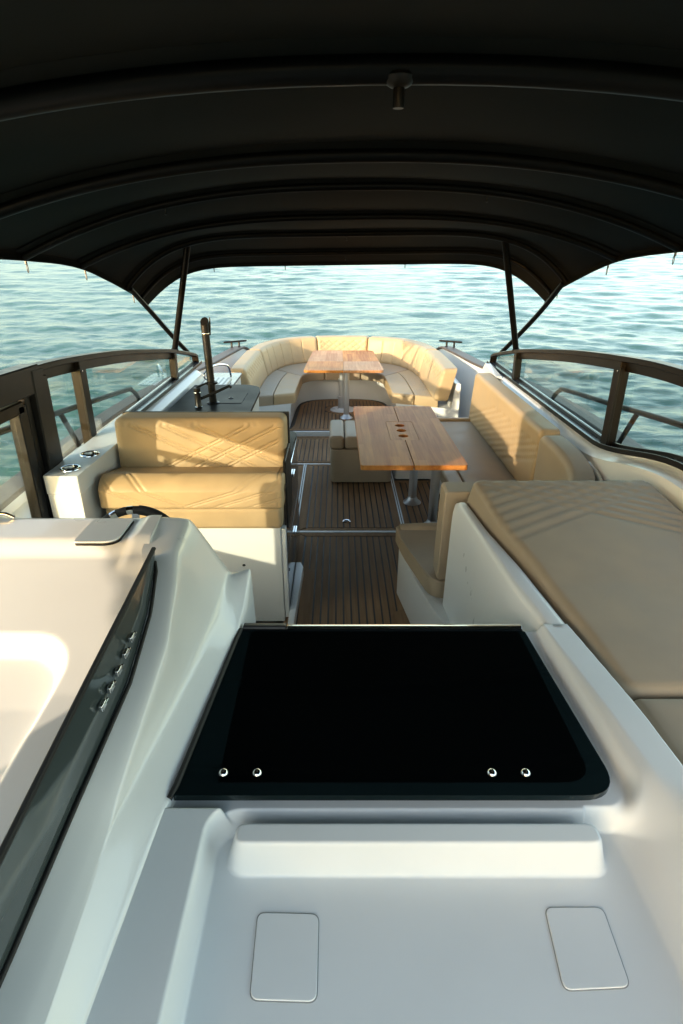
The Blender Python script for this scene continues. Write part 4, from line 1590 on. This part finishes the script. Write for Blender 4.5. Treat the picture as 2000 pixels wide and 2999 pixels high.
step = thing("foot_step", "white toe rail fixed on floor beside the helm seat base", "step", (-0.36, 3.2, 0.0))
prism("step_body", [(-0.372, 2.78), (-0.335, 2.78), (-0.315, 3.46), (-0.335, 3.52), (-0.372, 3.52)], 0.0, 0.085, M_WHITE, step, 0.008, 2, fn=lambda x, y, z: (x - 0.0 * z, y, z))
prism("step_tread", [(-0.325, 2.74), (-0.265, 2.76), (-0.245, 3.46), (-0.265, 3.54), (-0.325, 3.58)], 0.002, 0.012, M_TEAK, step, 0.003, 1)

# ================================================================== SIDE SCREENS
RAIL = [(2.10, 1.555), (2.92, 1.546), (3.48, 1.506), (4.22, 1.424), (4.9, 1.326), (5.51, 1.228), (6.2, 1.09)]


def rail_z(y):
    return float(np.interp(y, [q[0] for q in RS], [q[1] for q in RS]))


RS = [(p.x, p.y) for p in spline([(a, b, 0) for a, b in RAIL], 6)]

for s, lab in ((-1, "bronze framed glass side screen along the port coaming"), (1, "bronze framed glass side screen along the starboard coaming")):
    sc_ = thing("side_screen", lab, "screen", (s * 1.65, 4.3, 0.95), "glass side screens")
    X0 = s * 1.65
    y_start = 2.88 if s < 0 else 2.0
    pts = [(X0, y, z) for y, z in RS if y >= y_start]
    bar_path("top_rail", pts, 0.075, 0.032, M_BRONZE, sc_, side=(1, 0, 0), bev=0.004)
    bar_path("under_rail", [(X0 + s * 0.012, y, z - 0.045) for _, y, z in pts if y < 5.62], 0.022, 0.06, M_BRONZE, sc_, side=(1, 0, 0), bev=0.003)
    # drooping end
    bar_path("rail_end", [(X0, 6.19, 1.092), (X0, 6.34, 1.06), (X0, 6.42, 1.03), (X0, 6.44, 0.95)], 0.07, 0.03, M_BRONZE, sc_, side=(1, 0, 0), bev=0.004)
    yl = [float(q) for q in np.linspace(y_start, 6.46, 44)]
    zl = [0.954 + coam_lift(s, y) for y in yl]
    bar_path("sill", [(X0, y, z) for y, z in zip(yl, zl)], 0.11, 0.016, M_BLUEG, sc_, side=(1, 0, 0), bev=0.003)
    bar_path("glazing_bead", [(X0 - s * 0.060, y, z + 0.005) for y, z in zip(yl, zl)], 0.008, 0.031, M_BLACK, sc_, side=(1, 0, 0), bev=0.002)
    bar_path("glazing_bead", [(X0 + s * 0.013, y, z + 0.019) for y, z in zip(yl, zl)], 0.018, 0.022, M_BLACK, sc_, side=(1, 0, 0), bev=0.002)
    for (y, w_) in ((3.50, 0.085), (5.56, 0.075)):
        zt = rail_z(y) - 0.012
        pst = bar_path("post", [(X0, y - 0.015, 0.955), (X0, y, zt)], 0.06, w_, M_BRONZE, sc_, side=(1, 0, 0), bev=0.004)
        bar_path("post_bead", [(X0 - s * 0.034, y - 0.015 - w_ / 2 - 0.012, 0.965), (X0 - s * 0.034, y - w_ / 2 - 0.012, zt - 0.03)], 0.014, 0.022, M_BLACK, pst, side=(1, 0, 0), bev=0.002)
        lathe("post_bolt", [(0, 0.004), (0.006, 0.003), (0.007, 0.0)], (X0 - s * 0.031, y - 0.02, zt - 0.06), M_CHROME, pst, 10, Euler((0, R(-90 * s), 0)))
    bays = [(2.98, 3.455), (3.545, 5.52)] if s < 0 else [(2.0, 3.455), (3.545, 5.52)]
    bays.append((5.60, 6.30))
    for (a, b) in bays:
        yy = np.linspace(a, b, 12)
        poly = [(y, rail_z(min(y, 6.2)) - 0.03) for y in yy]
        prism_x("pane", [(y, 0.965 + coam_lift(s, y)) for y in yy[::-1]] + poly, X0 + s * 0.010, X0 + s * 0.016, M_PANE, sc_, 0)
    if s < 0:
        # heavy corner posts and the frame running on towards the bow
        bar_path("corner_post", [(X0 + 0.0, 2.875, 0.60), (X0, 2.925, 1.545)], 0.10, 0.115, M_BLACK, sc_, side=(1, 0, 0), bev=0.006)
        bar_path("corner_trim", [(X0 + 0.01, 2.965, 0.60), (X0 + 0.01, 2.995, 1.50)], 0.07, 0.055, M_BLACK, sc_, side=(1, 0, 0), bev=0.004)
        bar_path("door_post", [(X0 + 0.0, 2.72, 0.60), (X0 + 0.0, 2.745, 1.40)], 0.06, 0.075, M_BLACK, sc_, side=(1, 0, 0), bev=0.005)
        bar_path("door_stile", [(X0 + 0.0, 2.80, 0.60), (X0 + 0.0, 2.825, 1.50)], 0.045, 0.045, M_BLACK, sc_, side=(1, 0, 0), bev=0.004)
        bar_path("head_rail", [(X0, 2.95, 1.50), (X0, 2.5, 1.515), (X0, 2.0, 1.52), (X0, 1.2, 1.50)], 0.09, 0.14, M_BLACK, sc_, side=(1, 0, 0), bev=0.006)
        bar_path("door_head", [(X0, 2.76, 1.395), (X0, 2.0, 1.405), (X0, 1.2, 1.40)], 0.06, 0.06, M_BRONZE, sc_, side=(1, 0, 0), bev=0.006)
        prism_x("door_pane", [(2.69, 0.62), (1.2, 0.62), (1.2, 1.37), (2.70, 1.37)], X0 - 0.004, X0 + 0.002, M_PANE, sc_, 0)

for s, lab in ((-1, "black tubular handrail outside the port side screen"), (1, "black tubular handrail outside the starboard side screen")):
    hr = thing("handrail", lab, "handrail", (s * 1.92, 4.2, 0.745), "tubular handrails on the side decks")
    pts = [(s * 1.90, 1.9, 1.28), (s * 1.92, 3.0, 1.195), (s * 1.925, 4.0, 1.085), (s * 1.92, 4.95, 0.985), (s * 1.918, 5.08, 0.955), (s * 1.915, 5.20, 0.87), (s * 1.915, 5.27, 0.745)]
    tube("rail", spline(pts, 6), 0.019, M_TUBE, hr, 12)
    tube("upright", [(s * 1.925, 3.72, 1.11), (s * 1.925, 3.80, 0.98), (s * 1.922, 3.93, 0.76), (s * 1.922, 3.935, 0.745)], 0.018, M_TUBE, hr, 10)
    tube("upright", [(s * 1.91, 2.3, 1.245), (s * 1.91, 2.42, 0.98), (s * 1.91, 2.47, 0.745)], 0.018, M_TUBE, hr, 10)

# ================================================================== CANOPY
can = thing("bimini_canopy", "large black canvas bimini canopy on curved black bows", "canopy", (0, 4, 2.0))
# Yc, Ye, centre height, end height, exponent, half width  (underside of the canvas)
ST = [(-0.45, -0.45, 2.48, 2.18, 2.2, 1.90), (-0.2, -0.2, 2.505, 2.195, 2.2, 1.90), (0.6, 0.6, 2.51, 2.20, 2.2, 1.90), (1.60, 1.58, 2.515, 2.19, 2.2, 1.90), (2.65, 2.63, 2.478, 2.15, 2.3, 1.90), (3.62, 3.62, 2.452, 2.115, 2.5, 1.90),
      (4.42, 4.42, 2.335, 2.045, 2.9, 1.90), (5.30, 5.28, 2.252, 1.845, 5.5, 1.90), (5.95, 5.60, 2.095, 1.74, 8.0, 1.89), (6.22, 5.70, 1.985, 1.66, 9.0, 1.88)]
TILT = 0.012


def bow_pt(st, q):
    Yc, Ye, zc_, ze, n_, W_ = st
    s = abs(q)
    # arc length friendlier parameter near the shoulders
    x = W_ * q
    z = zc_ - (zc_ - ze) * s ** n_ + TILT * x
    y = Yc - (Yc - Ye) * s ** (n_ + 2)
    return Vector((x, y, z))


qs = np.sin(np.linspace(-math.pi / 2, math.pi / 2, 81))
qs = np.sign(qs) * np.abs(qs) ** 0.75
rows = []
for k in range(len(ST) - 1):
    per = 8
    for j in range(per + (1 if k == len(ST) - 2 else 0)):
        f = j / per
        st = tuple(a + (b - a) * f for a, b in zip(ST[k], ST[k + 1]))
        sag = 0.022 * math.sin(math.pi * f) if k < 7 else 0.008 * math.sin(math.pi * f)
        row = []
        for q in qs:
            p = bow_pt(st, float(q))
            p.z -= sag * (1 - abs(q) ** 3)
            p.z += 0.0035 * math.sin(9 * q + k * 2.1) * math.sin(math.pi * f)
            row.append(p)
        # thickness-giving hem at both edges
        a, b = row[0], row[-1]
        row = [a + Vector((0.005, 0, -0.045)), a + Vector((-0.002, 0, -0.02))] + row + [b + Vector((0.002, 0, -0.02)), b + Vector((-0.005, 0, -0.045))]
        rows.append([tuple(p) for p in row])
rows.append([(p[0], p[1] + 0.004, p[2] - 0.03) for p in rows[-1]])
cl = grid_obj("canvas", rows, M_CANVAS, can)
so = cl.modifiers.new("thickness", 'SOLIDIFY')
so.thickness = 0.004
so.offset = 1.0
for k in range(1, 9):
    st = ST[k]
    r_ = (0, 0.03, 0.03, 0.034, 0.030, 0.026, 0.024, 0.026, 0.020)[k]
    pts = [bow_pt(st, float(q)) - Vector((0, 0, r_ * 0.95 + 0.006)) for q in qs]
    tube("bow", pts, r_, M_TUBE, can, 12)
    # canvas sleeve seam just ahead of the bow
    pts = [bow_pt(tuple(a + (b - a) * 0.06 for a, b in zip(st, ST[k - 1])), float(q)) - Vector((0, 0, 0.010)) for q in qs[2:-2]]
    rows = [[p + Vector((0, -0.03, 0.004)), p + Vector((0, 0.0, -0.004)), p + Vector((0, 0.045, -0.012))] for p in pts]
    grid_obj("sleeve_seam", [[tuple(q) for q in r__] for r__ in rows], M_CANVAS, can)
# hems along the open edges
for s in (-1, 1):
    edge = []
    for k in range(len(ST)):
        p = bow_pt(ST[k], s)
        edge.append(p + Vector((0, 0, -0.045)))
    tube("edge_hem", spline(edge, 5), 0.009, M_CANVAS, can, 8)
    # poles and braces
    tube("pole", [(s * 1.325, 5.30, 2.20), (s * 1.50, 5.48, 1.66), (s * 1.645, 5.63, 1.215)], 0.028, M_TUBE, can, 14)
    e = bow_pt(ST[7], s)
    tube("brace", spline([(e.x * 0.985, e.y, e.z - 0.03), (s * 1.83, 5.62, 1.58), (s * 1.74, 5.92, 1.32), (s * 1.66, 6.2, 1.10)], 6), 0.023, M_TUBE, can, 12)
    lathe("pole_foot", [(0.038, 0.0), (0.038, 0.02), (0.030, 0.03)], (s * 1.645, 5.63, 1.205), M_BLACK, can, 14)
# zip pulls hanging from the hem
for (q, k, f) in ((-1, 5, 0.02), (1, 5, 0.04), (-1, 6, 0.05), (1, 6, 0.12), (1, 7, 0.5), (-1, 7, 0.4)):
    st = tuple(a + (b - a) * f for a, b in zip(ST[k], ST[k + 1]))
    p = bow_pt(st, q) + Vector((0, 0, -0.05))
    zp = prism_x("zip_slider", rrect(p.y - 0.008, p.y + 0.008, p.z - 0.022, p.z + 0.012, 0.004, 3), p.x - 0.004, p.x + 0.004, M_ZIP, can, 0.001)
    o_ = [(p.x, p.y + 0.008 * math.cos(a) + 0.006, p.z - 0.042 + 0.024 * math.sin(a)) for a in np.linspace(0, 2 * math.pi, 16, endpoint=False)]
    tube("zip_pull", o_, 0.0025, M_ZIP, zp, 6, True)
# snap studs along the rear hem and bows
for (k, q) in ((9, -0.32), (9, 0.32), (9, -0.7), (5, -0.55), (5, 0.40), (7, 0.0), (8, 0.0)):
    p = bow_pt(ST[k], q)
    lathe("hanging_stud", [(0.006, 0.0), (0.004, -0.01), (0.004, -0.026), (0.007, -0.03), (0, -0.034)], p + Vector((0, 0, -0.03 if k == 9 else -0.055)), M_BLACK, can, 10)
# flat-topped knob on the nearest bow
p = bow_pt(ST[3], 0.035)
kn = lathe("bow_knob", [(0.0, 0.0), (0.036, 0.0), (0.038, -0.006), (0.032, -0.018), (0.022, -0.024), (0.0135, -0.026), (0.0135, -0.062), (0.0125, -0.065), (0, -0.065)], p + Vector((0, 0, -0.052)), M_BRONZE, can, 26)


# added out-of-view sun dodger that keeps the foredeck and sunpad in shade
blk = thing("sun_blocker", "added grey canvas sun dodger panel laced along the port bow", "blocker", (-1.8, -1.8, 0.83))
rows = []
for y in np.linspace(-3.4, -0.30, 40):
    wav = 0.018 * math.sin(y * 9.0) + 0.01 * math.sin(y * 23)
    rows.append([(-1.78 + wav * k / 5, float(y), 2.24 + (0.82 - 2.24) * k / 5) for k in range(6)])
cu = grid_obj("blocker_canvas", rows, M_GREYP, blk)
so = cu.modifiers.new("thickness", 'SOLIDIFY')
so.thickness = 0.004
for y in (-3.38, -1.85, -0.32):
    tube("blocker_stanchion", [(-1.80, y, 0.80), (-1.80, y, 2.28)], 0.014, M_ALU, blk, 10)

# unseen curtain added under the port canopy edge to shade partition and sunpad
rows = []
for y in np.linspace(-0.44, 0.70, 20):
    wav = 0.012 * math.sin(y * 21.0)
    rows.append([(-1.885 + wav * k / 4, float(y), 2.14 + (1.60 - 2.14) * k / 4) for k in range(5)])
cu = grid_obj("added_shade_curtain", rows, M_CANVAS, can)
so = cu.modifiers.new("thickness", 'SOLIDIFY')
so.thickness = 0.004
